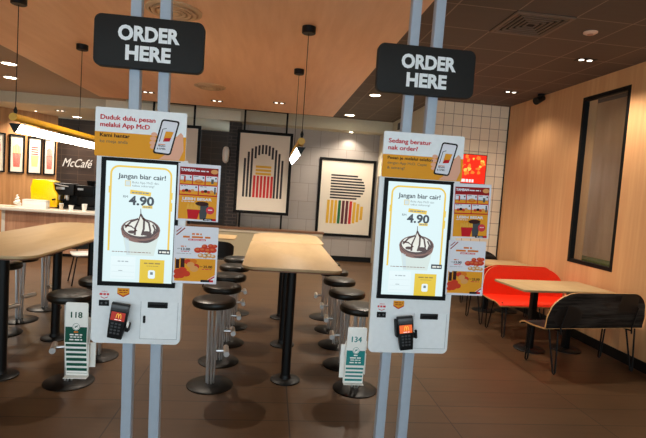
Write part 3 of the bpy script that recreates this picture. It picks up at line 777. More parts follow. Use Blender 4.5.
# ------------------------------------------------------------------ stools
def make_stool(label, group, loc, rz):
    t = thing('bar_stool', label, 'bar stool', loc, rz, group)
    mb = MB()
    mb.lathe([(0.05, 0.652), (0.145, 0.655), (0.166, 0.664), (0.174, 0.680), (0.174, 0.696), (0.166, 0.712), (0.145, 0.721), (0.10, 0.725), (0.02, 0.725)], M['leather'], 36)
    mb.build('seat', t)
    mb = MB()
    for k in range(7):
        a = 2*PI*k/7; b = a+0.5
        mb.tube([(0.046*math.cos(a), 0.046*math.sin(a), 0.654), (0.029*math.cos(b), 0.029*math.sin(b), 0.02)], 0.0075, M['chrome'], 8)
    mb.build('column', t)
    mb = MB(); mb.lathe([(0.186, 0.0), (0.186, 0.006), (0.178, 0.012), (0.06, 0.020), (0.01, 0.021)], P('black_gloss_base', (11, 10, 9), 0.4, spec=0.22), 40); mb.build('base', t)
    mb = MB()
    mb.tube([(0.036, 0, 0.285), (0.115, 0, 0.285)], 0.013, M['chrome'], 10)
    mb.tube([(0.115, -0.085, 0.285), (0.115, 0.085, 0.285)], 0.023, M['chrome'], 14)
    mb.build('footrest', t)
    return t
gL = 'stools along the left side of the centre table'
gR = 'stools along the right side of the centre table'
ords = ['nearest', 'second', 'third', 'fourth', 'fifth', 'farthest']
proto = None
def stool(x, y, rz, label, group):
    global proto
    if proto is None:
        proto = make_stool(label, group, (x, y, 0), rz); return proto
    return dup(proto, (x, y, 0), rz, label, group)
def far(k, n): return 'nearest to the camera' if k == 0 else ('farthest from the camera' if k == n-1 else '%s from the camera' % ords[k])
Ls = [(-0.405, 3.85), (-0.395, 4.385), (-0.378, 4.91), (-0.37, 5.49), (-0.38, 6.08)]
for k, (x, y) in enumerate(Ls): stool(x, y, 0.12, 'round black stool left of the centre table, %s' % far(k, 5), gL)
Rs = [(0.795, 3.84), (0.765, 4.38), (0.775, 4.955), (0.785, 5.5), (0.765, 6.04)]
for k, (x, y) in enumerate(Rs): stool(x, y, PI-0.1, 'round black stool right of the centre table, %s' % far(k, 5), gR)
g3 = 'stools around the left table'
stool(-1.50, 3.85, PI+0.3, 'round black stool right of the left table, behind the rack numbered 118', g3)
stool(-1.49, 4.42, PI+0.3, 'round black stool right of the left table, second from the camera', g3)
stool(-2.60, 4.97, -0.3, 'round black stool beyond the left table, nearest at the left edge of the picture', g3)
stool(-2.665, 5.44, -0.3, 'round black stool beyond the left table, the middle one of that row', g3)
stool(-2.63, 5.95, -0.3, 'round black stool beyond the left table, farthest of that row', g3)

# ------------------------------------------------------------------ right-hand dining group
def two_top(label, x0, y0, x1, y1, posts, h=0.74, rz=0.0):
    cx, cy = (x0+x1)/2, (y0+y1)/2
    t = thing('dining_table', label, 'table', (cx, cy, 0), rz, 'tan dining tables by the wood wall')
    mb = MB(); mb.prism(rrect(x0-cx, y0-cy, x1-cx, y1-cy, 0.03), h-0.024, h, W['table'], 'z', 0.003); mb.build('tabletop', t)
    for x, y in posts:
        mb = MB(); mb.box((x-cx-0.032, y-cy-0.032, 0.02), (x-cx+0.032, y-cy+0.032, h-0.03), M['blackm'], 0.004); pp = mb.build('post', t)
        mb = MB(); mb.lathe([(0.17, 0), (0.17, 0.008), (0.155, 0.018), (0.05, 0.022)], M['blackm'], 32, (x-cx, y-cy, 0)); mb.build('post_base', pp)
        mb = MB(); mb.box((x-cx-0.15, y-cy-0.15, h-0.032), (x-cx+0.15, y-cy+0.15, h-0.024), M['blackm']); mb.build('mounting_plate', pp)
    return t
two_top('tan dining table by the wood wall between the black bench and the red bench', 2.71, 4.77, 3.84, 5.39, [(3.03, 5.06), (3.50, 5.06)], 0.74, 0.09)
two_top('tan dining table in the far corner behind the red benches', 3.0, 6.52, 3.90, 7.12, [(3.3, 6.8), (3.65, 6.8)])

def bench(label, loc, rz, mat_front, mat_back, w, group, decals=False):
    """two-seat shell bench; local +y is the way the sitter faces, back shell near y=0"""
    t = thing('bench', label, 'bench', loc, rz, group)
    # plywood shell: profile in (y, z), swept along x with rounded ends on the back
    th = 0.016
    xs = [-w/2 + w*i/40 for i in range(41)]
    def top(x):
        e = w/2-abs(x); r = 0.32 if x < 0 else 0.20
        if e >= r: return 0.82
        return 0.57 + 0.25*math.sqrt(max(0, 1-((r-e)/r)**2))
    back_prof = []
    for i in range(9):
        a = i/8
        back_prof.append(a)
    def grid(name, fn, nu, mat, backmat, parent):
        mb = MB(); vs = []; fs = []
        nx = len(xs)
        for side in (0, 1):
            for i in range(nx):
                for j in range(nu+1):
                    p, nn = fn(xs[i], j/nu)
                    vs.append(Vector(p)+Vector(nn)*(th/2 if side == 0 else -th/2))
        N = nx*(nu+1)
        fa = []; fb = []; fe = []
        for i in range(nx-1):
            for j in range(nu):
                a = i*(nu+1)+j; q = [a, a+1, a+nu+2, a+nu+1]
                fa.append(q); fb.append([N+k for k in q][::-1])
        ring = [i*(nu+1) for i in range(nx)] + [(nx-1)*(nu+1)+j for j in range(1, nu+1)] + [i*(nu+1)+nu for i in range(nx-2, -1, -1)] + [j for j in range(nu-1, 0, -1)]
        for a, b in zip(ring, ring[1:]+ring[:1]): fe.append([a, b, N+b, N+a])
        mb.add(vs, fa, mat, True); o = 0
        for fl, mm in ((fb, backmat), (fe, M['plyedge'])):
            idx = mb.mi(mm)
            for f_ in fl: mb.f.append(f_); mb.m.append(idx); mb.sm.append(mm is not M['plyedge'])
        return mb.build(name, parent, 50)
    def f_back(x, a):
        z0 = 0.455; z = z0+(top(x)-z0)*a
        y = 0.03 - 0.05*(z-0.455)/0.37 - 0.0
        return (x, y, z), (0, 1, 0.1)
    def f_seat(x, a):
        e = w/2-abs(x); cut = 0.0
        y = 0.035+0.40*a
        z = 0.452 - 0.012*math.sin(a*PI) - 0.055*(max(0, a-0.7)/0.3)**2
        xx = x*(1-0.04*max(0, a-0.7)/0.3)
        return (xx, y, z), (0, 0, 1)
    bk = grid('backrest', f_back, 8, mat_front, mat_back, t)
    st = grid('seat', f_seat, 8, mat_front, mat_back, t)
    # hairpin legs
    for sx in (-1, 1):
        for sy, (ya, yb) in ((0, (0.06, 0.02)), (1, (0.34, 0.37))):
            x0 = sx*(w/2-0.12); mb = MB()
            fx = x0; fy = (ya+yb)/2 + (-0.05 if sy == 0 else 0.04)
            mb.tube([(x0-0.045, ya, 0.44), (fx-0.014, fy, 0.02), (fx, fy, 0.005), (fx+0.014, fy, 0.02), (x0+0.045, yb+0.02, 0.44)], 0.0085, M['blackm'], 8)
            mb.build('leg', t)
        mb = MB(); x0 = sx*(w/2-0.16)
        mb.tube([(x0, -0.005, 0.40), (x0, 0.0, 0.46), (x0+0.02, -0.022, 0.62), (x0+0.03, -0.026, 0.68)], 0.008, M['blackm'], 8)
        mb.tube([(x0, -0.005, 0.43), (x0, 0.36, 0.43)], 0.008, M['blackm'], 8)
        mb.build('support_bar', t)
    if decals:
        d1 = P('decal_black', (10, 10, 11), 0.5)
        mb = MB()
        # dark printed disc and square on the rear of the shell; seen from -y, slightly proud of it
        def back_y(z): return 0.03-0.05*(z-0.455)/0.37-0.0095
        def patch(pts):
            mb.add([(p[0], back_y(p[1]), p[1]) for p in pts], [list(range(len(pts)))], d1)
        patch([(p[0], p[1]) for p in circle(-0.36, 0.575, 0.165, 0.112, 28)])
        patch([(0.22, 0.625), (0.47, 0.62), (0.47, 0.78), (0.40, 0.812), (0.25, 0.812)])
        patch(circle(0.08, 0.70, 0.03, 0.03, 16)); patch([(-0.3, 0.685), (0.30, 0.70), (0.30, 0.706), (-0.3, 0.691)])
        mb.build('printed_pattern', bk)
    return t
gb = 'two-seat shell benches by the wood wall'
bench('black wood-grain shell bench with its back to the camera at the right', (3.322, 4.355, 0), 0.15, W['shell'], W['shell'], 1.19, gb, True)
bench('red shell bench facing the camera behind the front dining table', (3.345, 5.85, 0), PI+0.05, M['redseat'], M['redseat'], 1.14, gb)
bench('red shell bench turned away behind the other red bench', (3.335, 6.03, 0), 0.05, M['redseat'], M['redseat'], 1.14, gb)
bench('black shell bench in the far right corner against the tiled wall', (3.45, 7.62, 0), PI, W['shell'], W['shell'], 0.9, gb)

# ------------------------------------------------------------------ small table, chair by the low wall; chair beyond the left table
two = thing('side_table', 'small light wood table left of the centre table in front of the low wall', 'table', (-1.0, 8.2, 0))
mb = MB(); mb.prism(rrect(-0.5, -0.3, 0.44, 0.3, 0.05), 0.722, 0.746, W['table'], 'z', 0.003); mb.build('tabletop', two)
mb = MB(); mb.lathe([(0.035, 0.02), (0.035, 0.722)], M['blackm'], 20); pp = mb.build('post', two)
mb = MB(); mb.lathe([(0.2, 0), (0.2, 0.01), (0.05, 0.022)], M['blackm'], 28); mb.build('post_base', pp)
def cafe_chair(label, loc, rz, seatmat, backmat):
    t = thing('cafe_chair', label, 'chair', loc, rz, 'cafe chairs')
    mb = MB(); mb.prism(rrect(-0.21, -0.2, 0.21, 0.21, 0.08), 0.44, 0.462, seatmat, 'z', 0.005, True); mb.build('seat', t)
    # curved back shell
    mb = MB(); vs = []; fs = []; n = 12
    for r, s in ((0.0, 0), (0.014, 1)):
        for i in range(n+1):
            a = -1+2*i/n; x = 0.235*math.sin(a*1.1)/math.sin(1.1); y = -0.24+0.10*(1-math.cos(a*1.1))/(1-math.cos(1.1)) - r
            zt = 0.74-0.08*abs(a)**3; zb = 0.48+0.05*abs(a)**3
            vs += [(x, y, zb), (x, y, zt)]
    N = 2*(n+1)
    for i in range(n):
        fs += [[2*i, 2*i+1, 2*i+3, 2*i+2], [N+2*i, N+2*i+2, N+2*i+3, N+2*i+1], [2*i+1, N+2*i+1, N+2*i+3, 2*i+3], [2*i, 2*i+2, N+2*i+2, N+2*i]]
    fs += [[0, N, N+1, 1], [2*n, 2*n+1, N+2*n+1, N+2*n]]
    mb.add(vs, fs, backmat, True); mb.build('backrest', t)
    mb = MB()
    for s in (-1, 1): mb.tube([(s*0.1, -0.15, 0.44), (s*0.1, -0.215, 0.47), (s*0.1, -0.232, 0.56)], 0.009, M['blackm'], 8)
    mb.build('back_support', t)
    for sx in (-1, 1):
        for sy in (-1, 1):
            mb = MB(); mb.tube([(sx*0.14, sy*0.13, 0.44), (sx*0.21, sy*0.20, 0.0)], 0.010, M['blackm'], 8); mb.build('leg', t)
    return t
cafe_chair('black low-backed chair at the small light wood table', (-0.78, 7.75, 0), 0.0, M['black'], M['black'])
cafe_chair('black-legged chair with a white seat beyond the left table', (-2.72, 7.45, 0), PI+0.5, M['ivory'], M['black'])

# ------------------------------------------------------------------ pendants
def pendant(label, x, y0, y1, ztop, canopies):
    t = thing('pendant_lamp', label, 'lamp', (x, (y0+y1)/2, 3.1), 0, 'linear pendant lamps')
    cy = (y0+y1)/2
    def q(x_, y_, z_): return (x_, y_-cy, z_-3.1)
    mb = MB(); mb.tube([q(0, y0, ztop), q(0, y1, ztop)], 0.034, M['ygold'], 24); tb = mb.build('yellow_tube', t)
    # triangular lamp body below the tube, both lower faces glowing
    zb = ztop-0.055
    tri = [(-0.040, zb-3.1), (0.040, zb-3.1), (0.0, zb-0.074-3.1)]
    mb = MB()
    mb.prism(tri, y0+0.02-cy, y0+0.05-cy, M['black'], 'y'); mb.prism(tri, y1-0.05-cy, y1-0.02-cy, M['black'], 'y')
    mb.box((-0.045, y0+0.05-cy, zb-3.1), (0.045, y1-0.05-cy, zb+0.006-3.1), M['blackm'])
    for yy in (y0+0.2, y1-0.2): mb.tube([q(0, yy, zb), q(0, yy, ztop-0.03)], 0.01, M['chrome'], 8)
    mb.build('lamp_body', t)
    tr2 = [(-0.038, zb-0.002-3.1), (0.038, zb-0.002-3.1), (0.0, zb-0.072-3.1)]
    mb = MB(); mb.prism(tr2, y0+0.051-cy, y1-0.051-cy, M['lampglow'], 'y'); mb.build('diffuser', t)
    for cyy in canopies:
        mb = MB(); mb.lathe([(0.062, 0.0), (0.062, -0.055), (0.055, -0.06)], M['black'], 28, q(0, cyy, 3.1)); c = mb.build('ceiling_canopy', t)
        mb = MB(); mb.tube([q(0, cyy, 3.045), q(0, cyy, ztop+0.05)], 0.0035, M['black'], 6)
        mb.lathe([(0.010, 0), (0.016, 0.03), (0.006, 0.06)], M['black'], 12, q(0, cyy, ztop+0.03)); mb.build('cable', c)
    return t
pendant('yellow tube pendant lamp hanging over the centre table, seen end-on', 0.240, 4.38, 6.32, 2.082, (4.36, 5.92))
pendant('long yellow tube pendant lamp hanging over the left table', -2.235, 4.36, 6.30, 2.090, (4.40, 5.76))

# ------------------------------------------------------------------ ceiling fittings
def disc_vent(label, x, y, z):
    t = thing('ceiling_vent', label, 'vent', (x, y, z), 0, 'round ceiling vents')
    pm = P('vent_paint', (206, 168, 128), 0.5)
    mb = MB(); mb.lathe([(0.235, 0.0), (0.235, -0.012), (0.205, -0.02), (0.2, -0.004)], pm, 40); mb.build('rim', t)
    for r in (0.175, 0.13, 0.085):
        mb = MB(); mb.lathe([(r, -0.002), (r+0.012, -0.03), (r-0.016, -0.03), (r-0.022, -0.002)], pm, 40); mb.build('vent_ring', t)
    mb = MB(); mb.lathe([(0.05, -0.002), (0.045, -0.03), (0.01, -0.032)], pm, 24); mb.build('centre_plug', t)
    mb = MB(); mb.lathe([(0.2, -0.001), (0.2, -0.0035)], P('vent_dark', (60, 44, 34), 0.8), 40); mb.build('backing', t)
disc_vent('large round slotted vent in the wood ceiling behind the left ORDER HERE sign', -0.93, 4.30, 3.1)
disc_vent('round slotted vent in the wood ceiling right of the left kiosk poles', -1.03, 7.46, 3.1)

t = thing('air_diffuser', 'dark square louvred air diffuser in the brown tile ceiling', 'vent', (2.24, 4.20, 3.28))
dm = P('diffuser_brown', (112, 94, 80), 0.5)
mb = MB(); mb.box((-0.27, -0.27, -0.002), (0.27, 0.27, 0.0), P('diffuser_dark', (24, 18, 15), 0.8)); mb.build('backing', t)
for i in range(6):
    r = 0.268-i*0.043; w_ = 0.030 if i == 0 else 0.013
    mb = MB()
    for a in range(4):
        rot = Matrix.Rotation(a*PI/2, 4, 'Z')
        bm = bmesh.new()
        lo = [bm.verts.new(v) for v in ((-r, -r, -0.012), (r, -r, -0.012), (r-w_, -r+w_, -0.012), (-r+w_, -r+w_, -0.012))]
        hi = [bm.verts.new(v) for v in ((-r, -r, -0.002), (r, -r, -0.002), (r-w_, -r+w_, -0.002), (-r+w_, -r+w_, -0.002))]
        bm.faces.new(lo); bm.faces.new(hi[::-1])
        for q in range(4): bm.faces.new((lo[q], lo[(q+1) % 4], hi[(q+1) % 4], hi[q]))
        mb.bm(bm, dm, False, rot)
    mb.build('louver', t)

def downlight(label, x, y, z, r=0.075):
    t = thing('downlight', label, 'ceiling light', (x, y, z), 0, 'round downlights')
    mb = MB(); mb.lathe([(r+0.018, 0.0), (r+0.016, -0.006), (r, -0.008), (r-0.004, 0.0)], M['lightpaint'], 32); mb.build('trim_ring', t)
    mb = MB(); mb.lathe([(r, -0.002), (r, -0.004)], M['downglow'], 32); mb.build('lens', t)
downlight('bright round downlight in the brown ceiling left of the right ORDER HERE sign', 1.60, 7.86, 3.28, 0.085)
downlight('bright round downlight in the brown ceiling near the far soffit', 1.54, 10.1, 3.28, 0.1)
downlight('bright round downlight at the left edge, nearer of two', -4.10, 7.85, 3.24, 0.1)
downlight('bright round downlight at the left edge, farther of two', -4.68, 9.02, 3.24, 0.1)
downlight('small round downlight in the cafe ceiling near the oak wall', -5.57, 11.84, 3.02, 0.035)
downlight('large round downlight in the cafe ceiling above the white script sign', -4.87, 12.39, 3.02, 0.10)
def twin(label, x, y, z, rz=0, mat='downdim'):
    t = thing('twin_downlight', label, 'ceiling light', (x, y, z), rz, 'twin downlights')
    mb = MB(); mb.box((-0.105, -0.055, -0.004), (0.105, 0.055, 0.0), M['black'], 0.001); mb.build('housing', t)
    for s in (-1, 1):
        mb = MB(); mb.lathe([(0.027, -0.004), (0.027, -0.007)], M[mat], 24, (s*0.048, 0, 0)); mb.build('lens', t)
twin('twin downlight in the wood ceiling between the left kiosk poles', -2.19, 8.45, 3.1)
twin('twin downlight in the wood ceiling left of the centre pendant', -1.07, 8.72, 3.1)
twin('twin downlight in the wood ceiling beside the centre pendant cords', 0.03, 8.36, 3.1)
twin('twin downlight in the brown ceiling, nearer one above the window', 3.34, 5.0, 3.28)
twin('twin downlight in the brown ceiling, farther one above the tiled wall', 3.40, 6.76, 3.28)
twin('twin downlight behind the left ORDER HERE sign', -1.22, 5.45, 3.1)
twin('twin downlight behind the right ORDER HERE sign', 1.45, 5.5, 3.28)
twin('twin downlight in the cafe ceiling left of the dark tiled wall', -4.84, 11.38, 3.02)
t = thing('spot_camera', 'small black ceiling fixture beside the wood wall', 'ceiling camera', (3.85, 6.72, 3.28))
mb = MB(); mb.lathe([(0.05, 0), (0.05, -0.03)], M['black'], 20); mb.build('mount', t)
mb = MB(); mb.tube([(0.03, 0.0, -0.05), (-0.10, -0.05, -0.12)], [0.045, 0.055], M['black'], 18); mb.tube([(0, 0, -0.03), (-0.03, -0.02, -0.08)], 0.02, M['black'], 10); mb.build('body', t)
t = thing('smoke_detector', 'round white smoke detector on the brown tile ceiling', 'smoke detector', (2.84, 4.22, 3.28))
mb = MB(); mb.lathe([(0.062, 0), (0.062, -0.008), (0.045, -0.018), (0.02, -0.02)], P('detector_white', (226, 190, 168), 0.5), 28); mb.build('body', t)
mb = MB(); mb.lathe([(0.025, -0.019), (0.025, -0.025)], P('detector_cap', (200, 150, 130), 0.5), 16); mb.build('sensor_cap', t)
t = thing('downlight', 'tiny round downlight below the soffit at the back wall', 'ceiling light', (1.72, 10.86, 3.02))
mb = MB(); mb.lathe([(0.05, 0.0), (0.05, -0.006)], M['lightpaint'], 24); mb.build('trim_ring', t)
mb = MB(); mb.lathe([(0.04, -0.006), (0.04, -0.008)], M['downglow'], 20); mb.build('lens', t)
# dark panels with white marks on the return wall
t = thing('wall_sign', 'small black sign high on the pale return wall', 'sign', (2.62, 9.75, 3.12))
mb = MB(); mb.box((-0.02, -0.42, -0.07), (0.0, 0.36, 0.07), M['black'], 0.002); mb.build('panel', t)
mb = MB(); mb.box((-0.0212, 0.02, -0.045), (-0.02, 0.07, 0.045), M['ivory']); mb.box((-0.0212, -0.30, -0.03), (-0.02, -0.2, 0.03), P('sign_grey', (120, 116, 108), 0.5)); mb.build('marking', t)

# ------------------------------------------------------------------ pictures
def picture(label, x0, x1, z0, z1, y, art, hang=None, group='striped framed pictures'):
    cx = (x0+x1)/2
    t = thing('framed_picture', label, 'picture', (cx, y, z0), 0, group)
    w = x1-x0; h = z1-z0; f = 0.032 if w < 0.5 else 0.062
    mb = MB()
    for a, b in (((-w/2, 0), (-w/2+f, h)), ((w/2-f, 0), (w/2, h)), ((-w/2+f, 0), (w/2-f, f)), ((-w/2+f, h-f), (w/2-f, h))):
        mb.box((a[0], -0.03, a[1]), (b[0], 0.0, b[1]), M['frame'])
    fr = mb.build('frame', t)
    mb = MB(); mb.box((-w/2+f, -0.012, f), (w/2-f, -0.002, h-f), M['cream']); bd = mb.build('sheet', t)
    if art:
        pr = Print(-0.012, 0.0008); art(pr, w, h); pr.build('print', bd)
    if hang:
        for px in hang[0]:
            mb = MB(); mb.box((px-cx-0.02, 0.001, 0.73-z0), (px-cx+0.02, 0.03, hang[1]-0.04-z0), M['frame']); mb.build('hanger_post', t)
        mb = MB()
        mb.box((hang[0][0]-cx-0.02, 0.001, hang[1]-0.04-z0), (hang[0][-1]-cx+0.02, 0.03, hang[1]-z0), M['frame'])
        mb.build('hanging_rail', t)
    return t
stripe = P('art_black', (38, 34, 40), 0.6, vary=0); ared = P('art_red', (206, 36, 34), 0.6, vary=0); ayel = P('art_yellow', (226, 176, 46), 0.6, vary=0); agrn = P('art_green', (24, 110, 60), 0.6, vary=0); amar = P('art_maroon', (96, 34, 42), 0.6, vary=0)
def art_arch(pr, w, h):
    # outer arch of vertical bars, yellow bars and red bars inside
    n = 12; x0 = -0.34*w; x1 = 0.335*w
    for i in range(n):
        x = x0+(x1-x0)*i/(n-1)
        e = abs((x-(x0+x1)/2)/((x1-x0)/2+0.02*w))
        top = 0.58*h+0.26*h*math.sqrt(max(0, 1-e*e))
        ein = abs((x-(x0+x1)/2)/(0.19*w))
        bot = 0.20*h if ein > 1.0 else 0.585*h+0.145*h*math.sqrt(max(0, 1-ein*ein))
        pr.poly([(x-0.019*w, bot), (x+0.019*w, bot), (x+0.019*w, top), (x-0.019*w, top)], stripe, 0)
    for i in range(3):
        z = 0.475*h+i*0.042*h
        pr.rect(-0.14*w, z, 0.14*w, z+0.028*h, ayel, 1)
    for i in range(6):
        x = -0.155*w+i*0.063*w
        pr.poly([(x-0.022*w, 0.20*h), (x+0.022*w, 0.20*h), (x+0.021*w, 0.465*h), (x-0.021*w, 0.465*h)], ared, 1)
def art_b(pr, w, h):
    x0 = -0.28*w
    for i in range(9):
        z = 0.485*h+i*0.036*h
        e = abs((i-4)/4.6)
        x1 = x0+0.34*w+0.27*w*math.sqrt(1-e*e)
        pr.rect(x0, z, x1, z+0.021*h, stripe, 0)
    cols = [ayel, ayel, ayel, agrn, amar, amar, ared, ayel, ayel, ayel]
    for i, c in enumerate(cols):
        x = x0-0.02*w+i*0.066*w
        e = max(0, (i-5)/4.9)
        s = math.sqrt(1-e*e)
        zc = 0.315*h; hh = 0.15*h*s
        pr.poly([(x-0.025*w, zc-hh), (x+0.023*w, zc-hh), (x+0.027*w, zc+hh), (x-0.021*w, zc+hh)], c, 0)
picture('framed picture of a striped arch over yellow and red bars above the low wall', -0.805, 0.385, 1.035, 2.815, 10.38, art_arch, ((-0.665, 0.235), 3.275))
def art_grey(pr, w, h):
    pr.strip([(0.16*w, 0.62*h), (0.16*w, 0.75*h)], 0.03*w, stripe, 0)
    for i in range(3): pr.strip([(0.02*w+0.3*w*math.cos(t)*(1-i*0.2), 0.2*h+0.28*h*math.sin(t)*(1-i*0.2)) for t in [PI*q/12 for q in range(13)]], 0.03*w, (stripe, ayel, stripe)[i], 0)
picture('tall pale framed picture mostly hidden behind the left kiosk', -2.72, -1.565, 1.035, 2.82, 10.38, art_grey, ((-2.56, -1.72), 3.275))
picture('framed picture of black stripes over yellow, green and red bars on the back wall', 1.06, 2.405, 0.585, 2.415, 11.075, art_b)
# four small pictures on the oblique oak wall
def art_fries(a, b):
    def fn(pr, w, h):
        for i in range(5):
            x = -0.2*w+i*0.1*w
            pr.poly([(x-0.036*w, 0.5*h), (x+0.036*w, 0.5*h), (x+0.036*w, 0.5*h+0.25*h*(1-0.1*abs(i-2))), (x-0.036*w, 0.5*h+0.25*h*(1-0.1*abs(i-2)))], a, 0)
        for i in range(6):
            x = -0.23*w+i*0.092*w
            pr.poly([(x*0.75-0.034*w, 0.16*h), (x*0.75+0.034*w, 0.16*h), (x+0.034*w, 0.52*h), (x-0.034*w, 0.52*h)], b, 1)
    return fn
def art_cup(pr, w, h):
    for i in range(4): pr.rect(-0.24*w, (0.52+i*0.06)*h, 0.24*w, (0.55+i*0.06)*h, ared, 0)
    pr.poly([(-0.2*w, 0.2*h), (0.2*w, 0.2*h), (0.28*w, 0.5*h), (-0.28*w, 0.5*h)], P('art_washed_yellow', (236, 210, 130), 0.6, vary=0), 0)
def art_blank(pr, w, h):
    pr.rect(-0.2*w, 0.2*h, 0.2*w, 0.5*h, ayel, 0); pr.rect(-0.2*w, 0.52*h, 0.2*w, 0.72*h, P('art_light_red', (220, 90, 80), 0.6, vary=0), 0)
ang = math.atan2(d.y, d.x)
lp = P('art_washed_red', (226, 104, 92), 0.6, vary=0); ly = P('art_washed_yellow', (236, 210, 130), 0.6, vary=0)  # inks paled to put the haze of the picture glass into the colour
arts = [art_blank, art_fries(ly, lp), art_cup, art_fries(lp, lp)]
names = ['small framed picture on the cafe oak wall, cut off by the left edge', 'small framed picture of pink bars under yellow, second along the cafe oak wall', 'small framed picture of red lines over a yellow cup, third along the cafe oak wall', 'small framed picture of red bars, last along the cafe oak wall before the dark tiles']
for i, sx in enumerate((0.53, 0.948, 1.353, 1.705)):
    ctr = A+d*(sx+0.0)+nrm*0.005
    p = picture(names[i], -0.168 if i < 3 else -0.147, 0.168 if i < 3 else 0.147, 1.55, 2.44, 0, arts[i], None, 'small pictures on the cafe oak wall')
    p.location = (ctr.x, ctr.y, 1.55); p.rotation_euler = (0, 0, ang)

# ------------------------------------------------------------------ cafe counter
t = thing('cafe_counter', 'wood-fronted cafe counter with a white stone top along the left', 'counter', (-4.0, 9.9, 0))
mb = MB(); mb.box((-1.08, -0.2, 0.06), (1.1, 0.38, 0.845), W['counter']); mb.build('counter_body', t)
mb = MB(); mb.box((-1.12, -0.21, 0.0), (-1.06, 0.39, 0.845), M['stone']); mb.build('end_panel', t)
mb = MB(); mb.box((-1.0, -0.16, 0.0), (1.06, 0.36, 0.06), M['black']); mb.build('plinth', t)
mb = MB(); mb.box((-1.45, -0.26, 0.845), (1.15, 0.42, 0.905), M['stone'], 0.006); mb.build('stone_top', t)
z0 = 0.905
# espresso machine
t = thing('espresso_machine', 'yellow espresso machine with black working side on the cafe counter', 'coffee machine', (-4.5, 10.2, z0))
mb = MB(); mb.prism([(-0.27, 0.03), (0.22, 0.03), (0.22, 0.30), (0.16, 0.38), (0.14, 0.54), (0.0, 0.57), (-0.25, 0.56), (-0.29, 0.40)], -0.15, 0.19, M['yelmach'], 'y', 0.02, True); mb.build('yellow_panel', t)
mb = MB(); mb.box((0.14, -0.12, 0.03), (0.52, 0.2, 0.07), M['black'], 0.008); mb.box((0.14, -0.1, 0.28), (0.52, 0.2, 0.52), M['black'], 0.02); mb.box((0.2, 0.12, 0.06), (0.50, 0.2, 0.3), M['black']); mb.build('machine_body', t)
mb = MB(); mb.box((0.19, -0.13, 0.39), (0.35, -0.10, 0.44), M['chrome'], 0.004); mb.tube([(0.15, -0.12, 0.5), (0.3, -0.13, 0.47), (0.42, -0.12, 0.46)], 0.012, M['chrome']); mb.build('chrome_trim', t)
for k, xx in enumerate((0.20, 0.36)):
    mb = MB(); mb.lathe([(0.045, 0.18), (0.05, 0.28)], M['chrome'], 16, (xx, -0.03, 0)); mb.tube([(xx, -0.06, 0.2), (xx-0.03, -0.22, 0.18)], 0.018, M['black'], 10); mb.build('portafilter', t)
for xx in (-0.2, 0.17, 0.45):
    mb = MB(); mb.lathe([(0.03, 0.0), (0.025, 0.035)], M['black'], 14, (xx, 0.0, 0)); mb.build('foot', t)
t = thing('coffee_grinder', 'black coffee grinder right of the espresso machine', 'coffee grinder', (-3.78, 10.24, z0))
mb = MB(); mb.box((-0.19, -0.14, 0), (0.19, 0.16, 0.06), M['black'], 0.01); mb.box((-0.18, -0.02, 0.06), (0.18, 0.16, 0.48), M['black'], 0.02); mb.box((-0.18, -0.13, 0.28), (0.18, 0.0, 0.50), M['gloss'], 0.02); mb.build('body', t)
mb = MB(); mb.box((-0.13, -0.135, 0.40), (-0.02, -0.128, 0.44), M['chrome']); mb.build('control_panel', t)
mb = MB(); mb.lathe([(0.06, 0.48), (0.09, 0.58), (0.09, 0.6)], M['gloss'], 20, (0.06, 0.06, 0)); mb.build('hopper', t)
t = thing('display_box', 'low white box on the cafe counter in front of the yellow machine', 'box', (-4.58, 9.86, z0))
mb = MB(); mb.box((-0.22, -0.08, 0), (0.22, 0.08, 0.15), M['ivory'], 0.006); mb.build('box_body', t)
mb = MB(); mb.box((-0.22, -0.085, 0.15), (0.22, 0.085, 0.165), M['ivory'], 0.004); mb.build('box_lid', t)
def cup(label, x, y, h, r, mat):
    t = thing('paper_cup', label, 'cup', (x, y, z0), 0, 'cups and jars on the cafe counter')
    mb = MB(); mb.lathe([(r*0.75, 0), (r, h*0.92)], mat, 18); mb.build('cup_body', t)
    mb = MB(); mb.lathe([(r*1.05, h*0.92), (r*1.05, h*0.98), (r*0.7, h)], M['ivory'], 18); mb.build('cup_lid', t)
cup('small cream cup on the cafe counter below the grinder', -3.92, 9.85, 0.10, 0.045, M['ivory'])
cup('white printed jar on the cafe counter, next to the kiosk', -3.68, 9.88, 0.14, 0.05, M['ivory'])
cup('dark jar between the espresso machine and the cups', -4.10, 9.84, 0.13, 0.04, M['side'])
t = thing('swirl_ornament', 'white swirled ornament standing on the cafe counter', 'ornament', (-4.93, 9.86, z0))
mb = MB(); mb.lathe([(0.05, 0), (0.05, 0.012)], M['ivory'], 20); mb.build('foot', t)
mb = MB()
pts = [(0.04*math.cos(a)*(1-a/22), 0.04*math.sin(a)*(1-a/22), 0.055+a*0.010) for a in [0.4*i for i in range(48)]]
mb.tube(pts, [0.036*(1-i/70) for i in range(48)], M['ivory'], 10); mb.build('swirl', t)
# dark tray left
t = thing('tray', 'flat dark tray lying at the left end of the cafe counter', 'tray', (-5.22, 9.86, z0))
mb = MB(); mb.prism(rrect(-0.14, -0.1, 0.2, 0.1, 0.03), 0, 0.015, M['side'], 'z', 0.003); mb.build('tray_body', t)
# McCafe sign
t = thing('cafe_sign', 'white script letters on the dark tiled wall behind the cafe counter', 'sign', (-5.46, 12.985, 1.74))
pr = Print(0.0, 0.03)
pr.text('McCaf\u00e9', 0.05, 0.06, 0.74, 0.215, EM('sign_letter_white', (255, 236, 214), 0.75), 0, 0.004, 0.42)
vs = list(pr.v); pr.build('lettering', t)
